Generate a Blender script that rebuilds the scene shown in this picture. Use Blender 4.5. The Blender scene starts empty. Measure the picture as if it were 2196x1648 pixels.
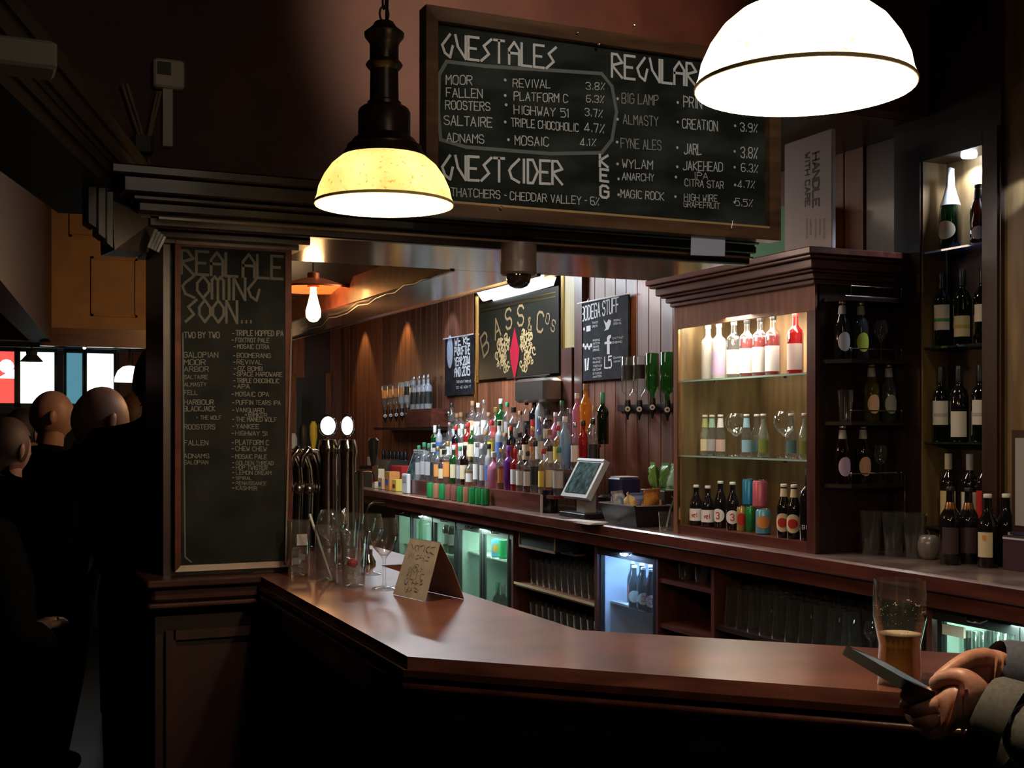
import bpy, math, random
from mathutils import Vector, Matrix
random.seed(7)
R = math.radians
sc = bpy.context.scene
COL = sc.collection
# ------------------------------------------------------------------ camera
F = 2650.0; CX = 1098.0; HZ = 917.0; EYE = 1.5
YAW = R(24.2); S_, C_ = math.sin(YAW), math.cos(YAW)
cam = bpy.data.cameras.new('camera'); co = bpy.data.objects.new('camera', cam); COL.objects.link(co)
co.location = (0, 0, EYE); co.rotation_euler = (R(90), 0, -YAW)
cam.sensor_width = 36; cam.lens = 36 * F / 2196; cam.shift_y = (HZ - 824) / 2196
cam.clip_start = 0.05; cam.clip_end = 60
sc.camera = co
# ------------------------------------------------------------------ world, exposure
w = bpy.data.worlds.new('world'); sc.world = w; w.use_nodes = True
w.node_tree.nodes['Background'].inputs[0].default_value = (0.011, 0.0085, 0.0075, 1)
w.node_tree.nodes['Background'].inputs[1].default_value = 0.4
vs = sc.view_settings; vs.view_transform = 'Standard'; vs.look = 'None'; vs.gamma = 1; vs.exposure = 0.0
vs.use_curve_mapping = False
cy = sc.cycles
cy.use_denoising = True; cy.max_bounces = 8; cy.transparent_max_bounces = 28; cy.glossy_bounces = 4; cy.diffuse_bounces = 3
cy.transmission_bounces = 6; cy.sample_clamp_indirect = 4; cy.caustics_reflective = False; cy.caustics_refractive = False
# ------------------------------------------------------------------ where a line of sight meets a plane of the room
def fx(px, X):
    r = (px - CX) / F; return X * (C_ - r * S_) / (S_ + r * C_)
def fy(px, Y):
    r = (px - CX) / F; return Y * (S_ + r * C_) / (C_ - r * S_)
def dep(X, Y): return X * S_ + Y * C_
def zz(py, X, Y): return EYE + (HZ - py) / F * dep(X, Y)
def onX(px, py, X):
    Y = fx(px, X); return Vector((X, Y, zz(py, X, Y)))
def onY(px, py, Y):
    X = fy(px, Y); return Vector((X, Y, zz(py, X, Y)))
def at(px, py, d):
    l = (px - CX) / F * d
    return Vector((l * C_ + d * S_, -l * S_ + d * C_, EYE + (HZ - py) / F * d))
def onZ(px, py, z):
    d = (EYE - z) * F / (py - HZ); return at(px, py, d)
# ------------------------------------------------------------------ lights
def light(kind, loc, energy, color, size=0.1, target=None, sizey=None, spot=None, blend=0.5):
    l = bpy.data.lights.new('light_' + kind.lower(), kind); l.energy = energy; l.color = color
    if kind == 'AREA':
        l.size = size
        if sizey: l.shape = 'RECTANGLE'; l.size_y = sizey
    else: l.shadow_soft_size = size
    if kind == 'SPOT': l.spot_size = R(spot or 60); l.spot_blend = blend
    o = bpy.data.objects.new('light', l); COL.objects.link(o); o.location = loc
    if target is not None:
        o.rotation_euler = (Vector(target) - Vector(loc)).to_track_quat('-Z', 'Y').to_euler()
    return o
WARM = (1, .66, .34); COOL = (.72, .85, 1); NEUT = (1, .88, .72)
EXTRA_LIGHTS = []
# cool light over the bottle pyramid; two warm fills added over the servery
light('AREA', (2.95, 8.3, 2.62), 90, (.86, .93, 1), .35, (3.5, 8.2, 1.2), 1.6)
light('AREA', (2.35, 4.5, 2.74), 26, (1, .80, .74), .7, (1.5, 3.6, 1.1), .7)
light('AREA', (2.6, 5.6, 2.72), 13, (1, .78, .62), .5, (3.3, 5.6, 1.0), 1.4)
for yy, e, col in ((10.9, 22, (1, .72, .30)), (12.2, 20, (1, .72, .30)), (9.75, 14, (.55, .66, 1)), (6.5, 12, (1, .76, .42))):
    light('SPOT', (3.66, yy, 2.66), e, col, .02, (3.80, yy, 1.6), spot=70)
# far end wall of the servery, warm
light('POINT', (3.0, 11.9, 2.0), 6, (1, .62, .32), .15)
# added lights: warm wash on the high wall, spot on the chalkboard, weak fill
light('SPOT', (1.75, 2.35, 3.15), 75, (1, .58, .38), .06, (1.85, 3.9, 2.98), spot=62, blend=.5)
light('SPOT', (1.1, .9, 2.95), 55, (1, .88, .74), .15, (1.72, 3.07, 2.36), spot=33, blend=.4)
light('AREA', (.9, -.3, 2.95), 3.0, (1, .80, .66), .6, (1.7, 2.6, 1.6))
# amber light on the panelled wall of the far room
light('SPOT', (1.15, 5.9, 2.2), 5, (1, .50, .16), .10, (.85, 7.0, 2.05), spot=84, blend=1)
# spot placed out of frame to brighten the right-hand column
light('SPOT', (2.9, 2.9, 2.95), 32, (1, .82, .5), .1, (3.7, 3.2, 1.6), spot=70, blend=1)

# ------------------------------------------------------------------ materials
MATS = {}
def nodes(name):
    m = bpy.data.materials.new(name); m.use_nodes = True; nt = m.node_tree; nt.nodes.clear()
    out = nt.nodes.new('ShaderNodeOutputMaterial'); return m, nt, out
def P(name, col, rough=.5, metal=0.0, emis=None, es=0.0, coat=0.0, spec=None):
    if name in MATS: return MATS[name]
    m, nt, out = nodes(name); b = nt.nodes.new('ShaderNodeBsdfPrincipled')
    b.inputs['Base Color'].default_value = (*col, 1); b.inputs['Roughness'].default_value = rough
    b.inputs['Metallic'].default_value = metal; b.inputs['Coat Weight'].default_value = coat
    if spec is not None: b.inputs['Specular IOR Level'].default_value = spec
    if emis: b.inputs['Emission Color'].default_value = (*emis, 1); b.inputs['Emission Strength'].default_value = es
    nt.links.new(b.outputs[0], out.inputs[0]); MATS[name] = m; return m
def noisy(name, c1, c2, rough=.5, scale=(8, 8, .8), detail=6, coat=0.0, lo=.35, hi=.7, bump=0.0, rand=0.0, metal=0.0, spec=None):
    """two-colour noise stretched by scale in object space (wood grain, plaster, stone)"""
    if name in MATS: return MATS[name]
    m, nt, out = nodes(name); N = nt.nodes.new; L = nt.links.new
    b = N('ShaderNodeBsdfPrincipled'); tc = N('ShaderNodeTexCoord'); mp = N('ShaderNodeMapping'); nz = N('ShaderNodeTexNoise'); cr = N('ShaderNodeValToRGB')
    mp.inputs['Scale'].default_value = scale; nz.inputs['Scale'].default_value = 3; nz.inputs['Detail'].default_value = detail
    L(tc.outputs['Object'], mp.inputs[0])
    if rand:
        oi = N('ShaderNodeObjectInfo'); va = N('ShaderNodeVectorMath'); va.operation = 'ADD'; ml = N('ShaderNodeMath'); ml.operation = 'MULTIPLY'; ml.inputs[1].default_value = 20
        L(oi.outputs['Random'], ml.inputs[0]); L(mp.outputs[0], va.inputs[0]); L(ml.outputs[0], va.inputs[1]); L(va.outputs[0], nz.inputs['Vector'])
    else: L(mp.outputs[0], nz.inputs['Vector'])
    cr.color_ramp.elements[0].position = lo; cr.color_ramp.elements[1].position = hi
    cr.color_ramp.elements[0].color = (*c1, 1); cr.color_ramp.elements[1].color = (*c2, 1)
    L(nz.outputs['Fac'], cr.inputs[0])
    if rand:
        hv = N('ShaderNodeHueSaturation'); mr = N('ShaderNodeMapRange'); mr.inputs[3].default_value = 1 - rand; mr.inputs[4].default_value = 1 + rand
        L(oi.outputs['Random'], mr.inputs[0]); L(mr.outputs[0], hv.inputs['Value']); L(cr.outputs[0], hv.inputs['Color']); L(hv.outputs[0], b.inputs['Base Color'])
    else: L(cr.outputs[0], b.inputs['Base Color'])
    b.inputs['Roughness'].default_value = rough; b.inputs['Coat Weight'].default_value = coat; b.inputs['Coat Roughness'].default_value = .12; b.inputs['Metallic'].default_value = metal
    if spec is not None: b.inputs['Specular IOR Level'].default_value = spec
    if bump:
        bp = N('ShaderNodeBump'); bp.inputs['Strength'].default_value = bump; bp.inputs['Distance'].default_value = .002
        L(nz.outputs['Fac'], bp.inputs['Height']); L(bp.outputs[0], b.inputs['Normal'])
    L(b.outputs[0], out.inputs[0]); MATS[name] = m; return m
def glass(name, col=(1, 1, 1), body=0.05, bodycol=None, edge=.5, rough=.03):
    """thin clear or tinted glass: tinted see-through, mirror-like towards the edges, a little body colour"""
    if name in MATS: return MATS[name]
    m, nt, out = nodes(name); N = nt.nodes.new; L = nt.links.new
    t = N('ShaderNodeBsdfTransparent'); t.inputs[0].default_value = (*col, 1)
    g = N('ShaderNodeBsdfGlossy'); g.inputs['Roughness'].default_value = rough; g.inputs[0].default_value = (.95, .95, .95, 1)
    lw = N('ShaderNodeLayerWeight'); lw.inputs[0].default_value = edge
    mx = N('ShaderNodeMixShader'); mr = N('ShaderNodeMapRange'); mr.inputs[3].default_value = .03; mr.inputs[4].default_value = 1.0
    pw = N('ShaderNodeMath'); pw.operation = 'POWER'; pw.inputs[1].default_value = 1.7; L(lw.outputs['Facing'], pw.inputs[0]); lw.inputs[0].default_value = .5; L(pw.outputs[0], mr.inputs[0]); L(mr.outputs[0], mx.inputs[0])
    d = N('ShaderNodeBsdfDiffuse'); d.inputs[0].default_value = (*(bodycol or col), 1)
    m2 = N('ShaderNodeMixShader'); m2.inputs[0].default_value = body
    L(t.outputs[0], m2.inputs[1]); L(d.outputs[0], m2.inputs[2]); L(m2.outputs[0], mx.inputs[1]); L(g.outputs[0], mx.inputs[2])
    L(mx.outputs[0], out.inputs[0]); MATS[name] = m; return m
def emit(name, col, s):
    if name in MATS: return MATS[name]
    m, nt, out = nodes(name); e = nt.nodes.new('ShaderNodeEmission'); e.inputs[0].default_value = (*col, 1); e.inputs[1].default_value = s
    nt.links.new(e.outputs[0], out.inputs[0]); MATS[name] = m; return m

mahog = noisy('mahogany', (.055, .014, .010), (.12, .034, .022), .38, (1.2, 9, 9), coat=.3)
mahog_v = noisy('mahogany_upright', (.050, .014, .010), (.11, .032, .022), .38, (9, 9, 1.0), coat=.3)
mahog_y = noisy('mahogany_lengthwise', (.075, .018, .013), (.15, .042, .028), .34, (9, 1.2, 9), coat=.35)
dark = noisy('dark_oak', (.017, .0075, .0065), (.038, .017, .014), .42, (9, 9, 1), coat=.2)
dark_x = noisy('dark_oak_long', (.012, .006, .005), (.028, .014, .010), .40, (1, 9, 9), coat=.2)
cab_wood = noisy('cabinet_wood', (.13, .048, .022), (.24, .095, .042), .6, (9, 9, 1))
olive_wood = noisy('pale_oak_veneer', (.12, .075, .030), (.25, .165, .075), .5, (7, 7, .9))
plank_m = noisy('pine_plank', (.13, .042, .020), (.24, .088, .042), .5, (14, 14, .8), coat=.06, rand=.30)
bar_top = noisy('bar_top_wood', (.085, .030, .024), (.22, .080, .060), .30, (2.2, 2.2, 12), coat=.22, detail=10, lo=.32, hi=.68)
black_m = P('black_plastic', (.012, .012, .013), .35)
chrome = P('chrome', (.80, .79, .76), .10, 1.0)
steel = P('brushed_steel', (.42, .42, .40), .30, 1.0)
brass = P('brass', (.70, .48, .18), .22, 1.0)
bronze = noisy('aged_bronze', (.030, .020, .014), (.075, .055, .040), .34, (12, 12, 12), metal=.55)
white_p = P('white_paper', (.75, .75, .75), .6)
clear = glass('clear_glass', (.97, .98, .98), .010, (.8, .85, .85), .55)

# ------------------------------------------------------------------ mesh building
class MB:
    def __init__(s): s.v = []; s.f = []
    def add(s, vs, fs):
        n = len(s.v); s.v += [Vector(p) for p in vs]; s.f += [tuple(i + n for i in f) for f in fs]; return s
    def box(s, x0, x1, y0, y1, z0, z1):
        if x0 > x1: x0, x1 = x1, x0
        if y0 > y1: y0, y1 = y1, y0
        if z0 > z1: z0, z1 = z1, z0
        return s.add([(x0, y0, z0), (x1, y0, z0), (x1, y1, z0), (x0, y1, z0), (x0, y0, z1), (x1, y0, z1), (x1, y1, z1), (x0, y1, z1)],
                     [(0, 3, 2, 1), (4, 5, 6, 7), (0, 1, 5, 4), (1, 2, 6, 5), (2, 3, 7, 6), (3, 0, 4, 7)])
    def obox(s, c, hx, hy, hz, mat):
        c = Vector(c); vs = [c + mat @ Vector((a * hx, b * hy, d * hz)) for d in (-1, 1) for b in (-1, 1) for a in (-1, 1)]
        return s.add(vs, [(0, 2, 3, 1), (4, 5, 7, 6), (0, 1, 5, 4), (1, 3, 7, 5), (3, 2, 6, 7), (2, 0, 4, 6)])
    def rbox(s, x0, x1, y0, y1, z0, z1, b=.004):
        """box with chamfered edges"""
        vs = []; 
        for (z, i) in ((z0, b), (z0 + b, 0), (z1 - b, 0), (z1, b)):
            xa, xb, ya, yb = x0 + i, x1 - i, y0 + i, y1 - i
            vs += [(xa + b, ya, z), (xb - b, ya, z), (xb, ya + b, z), (xb, yb - b, z), (xb - b, yb, z), (xa + b, yb, z), (xa, yb - b, z), (xa, ya + b, z)]
        fs = [tuple(range(7, -1, -1)), tuple(range(24, 32))]
        for k in range(3):
            for j in range(8): fs.append((k * 8 + j, k * 8 + (j + 1) % 8, k * 8 + 8 + (j + 1) % 8, k * 8 + 8 + j))
        return s.add(vs, fs)
    def lathe(s, prof, x=0, y=0, z=0, n=20, cap=True):
        vs = []; fs = []
        for (r, h) in prof:
            for k in range(n):
                a = 2 * math.pi * k / n; vs.append((x + r * math.cos(a), y + r * math.sin(a), z + h))
        for i in range(len(prof) - 1):
            for k in range(n):
                fs.append((i * n + k, i * n + (k + 1) % n, (i + 1) * n + (k + 1) % n, (i + 1) * n + k))
        if cap:
            if prof[0][0] > 1e-4: fs.append(tuple(range(n - 1, -1, -1)))
            if prof[-1][0] > 1e-4: fs.append(tuple((len(prof) - 1) * n + k for k in range(n)))
        return s.add(vs, fs)
    def tube(s, pts, r, n=8, cap=True):
        pts = [Vector(p) for p in pts]; rs = r if isinstance(r, (list, tuple)) else [r] * len(pts)
        vs = []; fs = []; up = None
        for i, p in enumerate(pts):
            t = (pts[min(i + 1, len(pts) - 1)] - pts[max(i - 1, 0)]).normalized()
            if up is None:
                up = Vector((0, 0, 1)) if abs(t.z) < .9 else Vector((1, 0, 0))
            a = t.cross(up).normalized(); b = a.cross(t).normalized(); up = b
            for k in range(n):
                an = 2 * math.pi * k / n; vs.append(p + (a * math.cos(an) + b * math.sin(an)) * rs[i])
        for i in range(len(pts) - 1):
            for k in range(n): fs.append((i * n + k, i * n + (k + 1) % n, (i + 1) * n + (k + 1) % n, (i + 1) * n + k))
        if cap: fs.append(tuple(range(n - 1, -1, -1))); fs.append(tuple((len(pts) - 1) * n + k for k in range(n)))
        return s.add(vs, fs)
    def prism(s, poly, z0, z1):
        """vertical prism on an xy polygon (counter-clockwise)"""
        n = len(poly)
        return s.add([(p[0], p[1], z0) for p in poly] + [(p[0], p[1], z1) for p in poly],
                     [tuple(range(n - 1, -1, -1)), tuple(range(n, 2 * n))] + [(i, (i + 1) % n, n + (i + 1) % n, n + i) for i in range(n)])
    def ext(s, poly, a, b):
        """polygon of points, swept from offset vector a to offset vector b"""
        n = len(poly); a = Vector(a); b = Vector(b)
        return s.add([Vector(p) + a for p in poly] + [Vector(p) + b for p in poly],
                     [tuple(range(n - 1, -1, -1)), tuple(range(n, 2 * n))] + [(i, (i + 1) % n, n + (i + 1) % n, n + i) for i in range(n)])
    def sphere(s, c, r, n=12, m=8, sx=1, sy=1, sz=1):
        prof = [(max(1e-5, math.sin(math.pi * i / m)) * r, -math.cos(math.pi * i / m) * r) for i in range(m + 1)]
        t = MB().lathe(prof, n=n, cap=False); c = Vector(c)
        return s.add([Vector((p.x * sx, p.y * sy, p.z * sz)) + c for p in t.v], t.f)
    def xf(s, M): s.v = [M @ p for p in s.v]; return s
    def mesh(s, name, mat, smooth=True, ang=38):
        me = bpy.data.meshes.new(name); me.from_pydata([tuple(p) for p in s.v], [], s.f); me.update()
        if smooth:
            me.polygons.foreach_set('use_smooth', [True] * len(me.polygons)); me.set_sharp_from_angle(angle=R(ang))
        for mm in (mat if isinstance(mat, (list, tuple)) else [mat]): me.materials.append(mm)
        return me
    def build(s, name, mat, parent=None, world=True, smooth=True, label=None, kind=None):
        if parent is not None and world:
            o = parent; off = Vector((0, 0, 0))
            while o is not None: off += o.location; o = o.parent
            s.v = [p - off for p in s.v]
        ob = bpy.data.objects.new(name, s.mesh(name, mat, smooth)); COL.objects.link(ob)
        if parent is not None: ob.parent = parent
        if label: ob['label'] = label
        if kind: ob['kind'] = kind
        return ob
def tag(o, label=None, cat=None, group=None, kind=None):
    if label: o['label'] = label
    if cat: o['category'] = cat
    if group: o['group'] = group
    if kind: o['kind'] = kind
    return o
def thing(name, label, cat, loc=(0, 0, 0), rz=0, group=None):
    o = bpy.data.objects.new(name, None); COL.objects.link(o); o.location = loc; o.rotation_euler = (0, 0, rz); o.empty_display_size = .05
    return tag(o, label, cat, group)
def inst(name, me, parent, loc=(0, 0, 0), rot=(0, 0, 0), label=None):
    o = bpy.data.objects.new(name, me); COL.objects.link(o); o.parent = parent; o.location = loc; o.rotation_euler = rot
    if label: o['label'] = label
    return o
# ------------------------------------------------------------------ hand lettering: strokes on a 4 x 6 grid
FONT = {'A': '002640|1232', 'B': '00063645443303|3342413000', 'C': '4536160501103041', 'D': '0006264541 2000', 'E': '46060040|0333', 'F': '460600|0333',
 'G': '45361605011030414323', 'H': '0006|4046|0343', 'I': '2026', 'J': '4641301001', 'K': '0006|460340', 'L': '060040', 'M': '0006234640', 'N': '00064046',
 'O': '163645413010010516', 'P': '00063645443303', 'Q': '163645413010010516|2240', 'R': '00063645443303|2340', 'S': '453616050413334241301001', 'T': '0646|2620',
 'U': '060110304146', 'V': '062046', 'W': '0610233046', 'X': '0046|0640', 'Y': '0623|462320', 'Z': '06460040', '0': '163645413010010516', '1': '152620',
 '2': '05163645440040', '3': '051636454433|23334241301001', '4': '30360141', '5': '46060434424130 00', '6': '46160501103041423303', '7': '064620',
 '8': '16364544331304 0516|1333424130100102 13', '9': '4433130405163645413010', '%': '0046|1516|3031', '.': '2021', '-': '1333', '&': '40051626251301103042',
 "'": '2625', '/': '0046', '+': '1333|2224', '*': '1333|2224', 'a': '4030|30344304|', 'e': '03434434140301 1040', 'l': '2026', 'v': '042044', 'u': '04011030 3440', 'd': '4640|44340100 1040',
 'o': '04344 11001', ',': '2110', 'u2': '', ' ': ''}
DECO = {'G': '4503404525', 'U': '06134046', 'E': '46060040|0333', 'S': '46350422 01 00', 'T': '0646|2620', 'A': '0004264440|0343', 'L': '060040', 'R': '000626440340', 'C': '460340',
 'D': '0006264320 00', 'I': '2026', 'O': '264320 0326', 'M': '0005164521 25|2536454440', 'N': '00064046', 'K': '0006|460340', 'B': '00062645240344421 000', 'F': '460600|0333', '.': '2021'}
DECO['G'] = '361403113043'; DECO['M'] = '0005162520|2536454440'; DECO['B'] = '00062645240344412000'; DECO['S'] = '46143200'; DECO['O'] = '26040220424426'; DECO['C'] = '4614031140'
def pl(sx):
    sx = sx.replace(' ', ''); out = []
    for part in sx.split('|'):
        pts = [(int(part[i]), int(part[i + 1])) for i in range(0, len(part) - 1, 2)]
        if len(pts) > 1: out.append(pts)
    return out
def strokes(text, style='hand', jit=.0):
    out = []; x = 0.0; adv = 1.32 if style != 'deco' else 1.26
    for ch in text:
        if ch == ' ': x += (.75 if style != 'deco' else .25); continue
        src = DECO.get(ch, FONT.get(ch, '')) if style == 'deco' else FONT.get(ch, FONT.get(ch.upper(), ''))
        wd = .45 if ch in "I1.'-," else 1.0
        for p in pl(src):
            out.append([(x + (q[0] / 4 - (.5 if wd < 1 else 0)) * 1.0 + (.22 if wd < 1 else 0) + random.uniform(-jit, jit), q[1] / 6 + random.uniform(-jit, jit)) for q in p])
        x += wd * adv if wd == 1 else .62
    return out, max(x - (adv - 1), .2)
def ribbon(mb, pts, w, N, lift=0):
    """pts: 3-D polyline; flat chalk line of width w facing N"""
    for i in range(len(pts) - 1):
        a, b = pts[i], pts[i + 1]; t = b - a
        if t.length < 1e-6: continue
        t.normalize(); sd = t.cross(N).normalized() * (w / 2); e = t * (w * .35)
        mb.add([a - e - sd + N * lift, b + e - sd + N * lift, b + e + sd + N * lift, a - e + sd + N * lift], [(0, 1, 2, 3)]); lift += .00012
def letters(parent, text, P0, P1, U, cap, N, mat, style='hand', wt=.09, jit=.03, name='lettering', mb=None):
    st, wd = strokes(text, style, jit); Rv = (P1 - P0) / wd
    own = mb is None
    if own: mb = MB()
    for p in st:
        ribbon(mb, [P0 + Rv * q[0] + U * (cap * q[1]) + N * .0012 for q in p], cap * wt, N)
    return mb.build(name, mat, parent, smooth=False) if own else mb
# ================================================================== THE SETTING
def struct(name, mb, mat, parent=None):
    o = mb.build(name, mat, parent, smooth=False)
    if parent is None: o['kind'] = 'structure'
    return o
XW = 3.84
floor_m = noisy('floor_boards', (.020, .012, .009), (.045, .028, .020), .4, (.6, 6, 6))
wall_red = noisy('oxblood_plaster', (.065, .022, .015), (.10, .036, .024), .55, (2, 2, 2), bump=.2)
wall_tan = noisy('ochre_plaster', (.26, .155, .080), (.34, .21, .11), .6, (3, 3, 3), bump=.1)
ceil_m = noisy('varnished_ceiling', (.085, .050, .034), (.13, .080, .055), .35, (3, 3, 3))
soffit_m = noisy('varnished_soffit', (.24, .18, .145), (.31, .235, .19), .13, (2, 8, 2), coat=.6)
struct('floor', MB().box(-6, 5, -3, 13.2, -.05, 0), floor_m)
struct('ceiling', MB().box(-6, 5, -3, 4.05, 3.25, 3.3), ceil_m)
struct('ceiling', MB().box(1.3, XW + .2, 4.10, 13.2, 2.80, 2.86), ceil_m)
struct('ceiling', MB().box(-6, 1.3, 4.06, 13.2, 3.3, 3.36), ceil_m)
wb = struct('wall_back', MB().box(XW, XW + .15, -3, 13.1, 0, 3.3), dark)
y = 4.55; k = 0; pm = {}
while y < 13.0:
    wd = .135
    b = MB().add([(XW - .012, y + .003, .96), (XW - .012, y + wd - .003, .96), (XW, y + wd, .96), (XW, y, .96),
                  (XW - .012, y + .003, 2.80), (XW - .012, y + wd - .003, 2.80), (XW, y + wd, 2.80), (XW, y, 2.72)],
                 [(0, 1, 5, 4), (0, 4, 7, 3), (1, 2, 6, 5), (0, 3, 2, 1), (4, 5, 6, 7)])
    b.build('plank', plank_m, wb, smooth=False); y += wd + .004
wf = struct('wall_far', MB().box(1.3, XW, 13.0, 13.15, 0, 2.78), dark)
x = 1.35
while x < XW - .1:
    if not (3.27 < x < 3.60): MB().box(x + .003, x + .13, 12.985, 13.0, .1, 2.7).build('plank', plank_m, wf, smooth=False)
    x += .137
d1 = struct('door_1', MB().box(3.30, 3.62, 12.95, 12.99, 0, 2.03), P('door_dark', (.012, .014, .012), .4))
MB().box(3.24, 3.30, 12.94, 12.99, 0, 2.08).box(3.62, 3.68, 12.94, 12.99, 0, 2.08).build('door_frame', cab_wood, d1, smooth=False)
MB().box(3.36, 3.56, 12.94, 12.952, 1.15, 1.9).build('glass_pane', P('door_glass', (.02, .03, .025), .08), d1, smooth=False)
MB().sphere((3.35, 12.93, 1.02), .022).build('door_handle', brass, d1)
# high wall above the canopy, shorter where the main room opens out on one side
struct('wall_front', MB().box(.45, 2.27, 3.9, 4.05, 2.14, 3.3).box(-6, .45, 3.9, 4.05, 2.36, 3.3).box(2.27, XW, 4.0, 4.09, 2.80, 3.3), wall_red)
# main-room bulkheads, ochre, hung above head height
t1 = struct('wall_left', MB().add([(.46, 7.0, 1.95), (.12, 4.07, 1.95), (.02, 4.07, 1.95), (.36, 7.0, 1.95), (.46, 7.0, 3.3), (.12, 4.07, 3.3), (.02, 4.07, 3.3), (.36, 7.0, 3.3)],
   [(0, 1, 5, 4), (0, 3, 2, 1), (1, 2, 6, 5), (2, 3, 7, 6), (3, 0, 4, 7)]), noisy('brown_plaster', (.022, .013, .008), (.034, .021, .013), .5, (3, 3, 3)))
t2 = struct('wall_middle', MB().box(-2.5, 1.35, 7.0, 7.12, 1.96, 3.3), wall_tan)
for (z0, z1, yy) in ((1.93, 1.965, 6.93), (1.965, 2.00, 6.955), (2.00, 2.03, 6.975)):
    MB().box(.40, 1.35, yy, 7.0, z0, z1).build('moulding', mahog, t2, smooth=False)
for (a, b_, z0, z1) in ((.66, .90, 2.10, 2.42), (.98, 1.30, 2.10, 2.42), (.55, 1.30, 2.52, 2.9)):
    q = MB()
    for (xa, xb, za, zb) in ((a, b_, z0, z0 + .012), (a, b_, z1 - .012, z1), (a, a + .012, z0, z1), (b_ - .012, b_, z0, z1)): q.box(xa, xb, 6.988, 7.0, za, zb)
    q.build('panel_moulding', wall_tan, t2, smooth=False)
# window wall at the end of the main room
YW = 9.6
ww = struct('wall_window', MB().box(-6, 1.5, YW, YW + .12, 0, 1.60).box(-6, 1.5, YW, YW + .12, 2.07, 3.3), P('far_dark', (.03, .028, .026), .6))
struct('wall_partition', MB().box(1.36, 1.48, 7.0, YW, 0, 3.3), dark)
def wx(px): return fy(px, YW - .02)
wmats = [('red poster', emit('window_red', (.9, .10, .08), 1.2)), ('white', emit('window_white', (.86, 1, .95), 2.6)), ('teal', emit('window_teal', (.10, .28, .36), .9)), ('white2', emit('window_white', (.86, 1, .95), 2.6))]
zt, zb = zz(757, wx(120), YW), zz(866, wx(120), YW)
for i, (a, b_, m) in enumerate(((-40, 37, wmats[0][1]), (37, 116, wmats[1][1]), (142, 176, wmats[2][1]), (186, 243, wmats[1][1]))):
    wo = struct('window_%d' % (i + 1), MB().box(wx(a), wx(b_), YW - .01, YW + .02, zb, zt), m)
    fr = MB(); xa, xb = wx(a), wx(b_)
    fr.box(xa - .02, xb + .02, YW - .05, YW - .01, zt, zt + .03).box(xa - .02, xb + .02, YW - .05, YW - .01, zb - .03, zb)
    fr.box(xa - .02, xa, YW - .05, YW - .01, zb, zt).box(xb, xb + .02, YW - .05, YW - .01, zb, zt)
    fr.build('window_frame', P('window_green', (.03, .09, .08), .4), wo, smooth=False)
    if i == 0:
        wh = MB().sphere((wx(14), YW - .015, zz(786, wx(14), YW)), .05, 10, 6, sy=.1)
        wh.ext([(wx(-6), YW - .02, zz(812, wx(0), YW)), (wx(36), YW - .02, zz(812, wx(0), YW)), (wx(36), YW - .02, zz(790, wx(0), YW)), (wx(18), YW - .02, zz(798, wx(0), YW))], (0, 0, 0), (0, .006, 0))
        wh.build('poster_figure', wmats[1][1], wo)
# sill rail and lit strip over the windows
struct('trim_1', MB().box(wx(-60), wx(345), YW - .1, YW, zt + .03, zt + .09), P('rail_grey', (.22, .21, .19), .5))
# ---- right-hand column with the wine alcove: plane X = XC
XC = 3.70; YA0 = fx(2110, XC); YA1 = fx(1975, XC); ZT = 2.615
col_ = struct('wall_right', MB().box(XC, XW, YA1, 4.20, .966, 3.3).box(XC, XW, 3.60, YA0, .966, 3.3).box(XC, XW, YA0, YA1, ZT, 3.3).box(XW - .005, XW, 3.60, 4.20, .966, 3.3), dark)
MB().box(XC - .008, XC, YA0 - .075, YA0 + .002, .965, ZT + .06).build('jamb', dark, col_, smooth=False)
MB().box(XC - .008, XC, YA1 - .002, YA1 + .05, .965, ZT + .06).build('jamb', dark, col_, smooth=False)
MB().box(XC - .008, XC, YA0, YA1, ZT, ZT + .06).build('jamb', dark, col_, smooth=False)
MB().box(XC + .0, XW - .005, YA1 - .012, YA1, .965, ZT).build('alcove_side', olive_wood, col_, smooth=False)
MB().box(XW - .012, XW - .006, YA0, YA1, 2.245, ZT).build('alcove_back', olive_wood, col_, smooth=False)
struct('wall_side', MB().box(XC + .02, XW, -3, 3.60, .966, 3.3), olive_wood)
pane_dark = P('smoked_glass', (.03, .05, .09), .1)
for i, zs in enumerate((2.235, 1.835, 1.44, 1.085)):
    if i == 0:
        sh = MB().box(XC + .004, XW - .006, YA0 + .002, YA1 - .014, zs - .008, zs).build('shelf', glass('blue_glass', (.55, .72, .95), .25, (.25, .42, .8)), col_, smooth=False)
    else: MB().box(XC + .004, XW - .006, YA0 + .002, YA1 - .014, zs - .008, zs).build('shelf', dark if i == 3 else glass('shelf_glass_dark', (.5, .62, .58), .15, (.10, .16, .14)), col_, smooth=False)
led = MB().lathe([(.001, 0), (.028, 0), (.032, .008), (.032, .012)], XC + .075, (YA0 + YA1) / 2 - .02, ZT - .012, 20).build('downlight', emit('led_cool', (.75, .87, 1), 30), col_)
light('SPOT', (XC + .07, (YA0 + YA1) / 2 - .02, ZT - .02), 12, (.80, .88, 1), .02, (XC + .085, (YA0 + YA1) / 2, 2.0), spot=140, blend=.4)
# a second downlight washing the veneer panel beyond the column
light('SPOT', (XC - .06, 3.38, 2.46), 5, (.78, .88, 1), .012, (XC + .02, 3.52, 2.40), spot=34, blend=.5)

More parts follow.
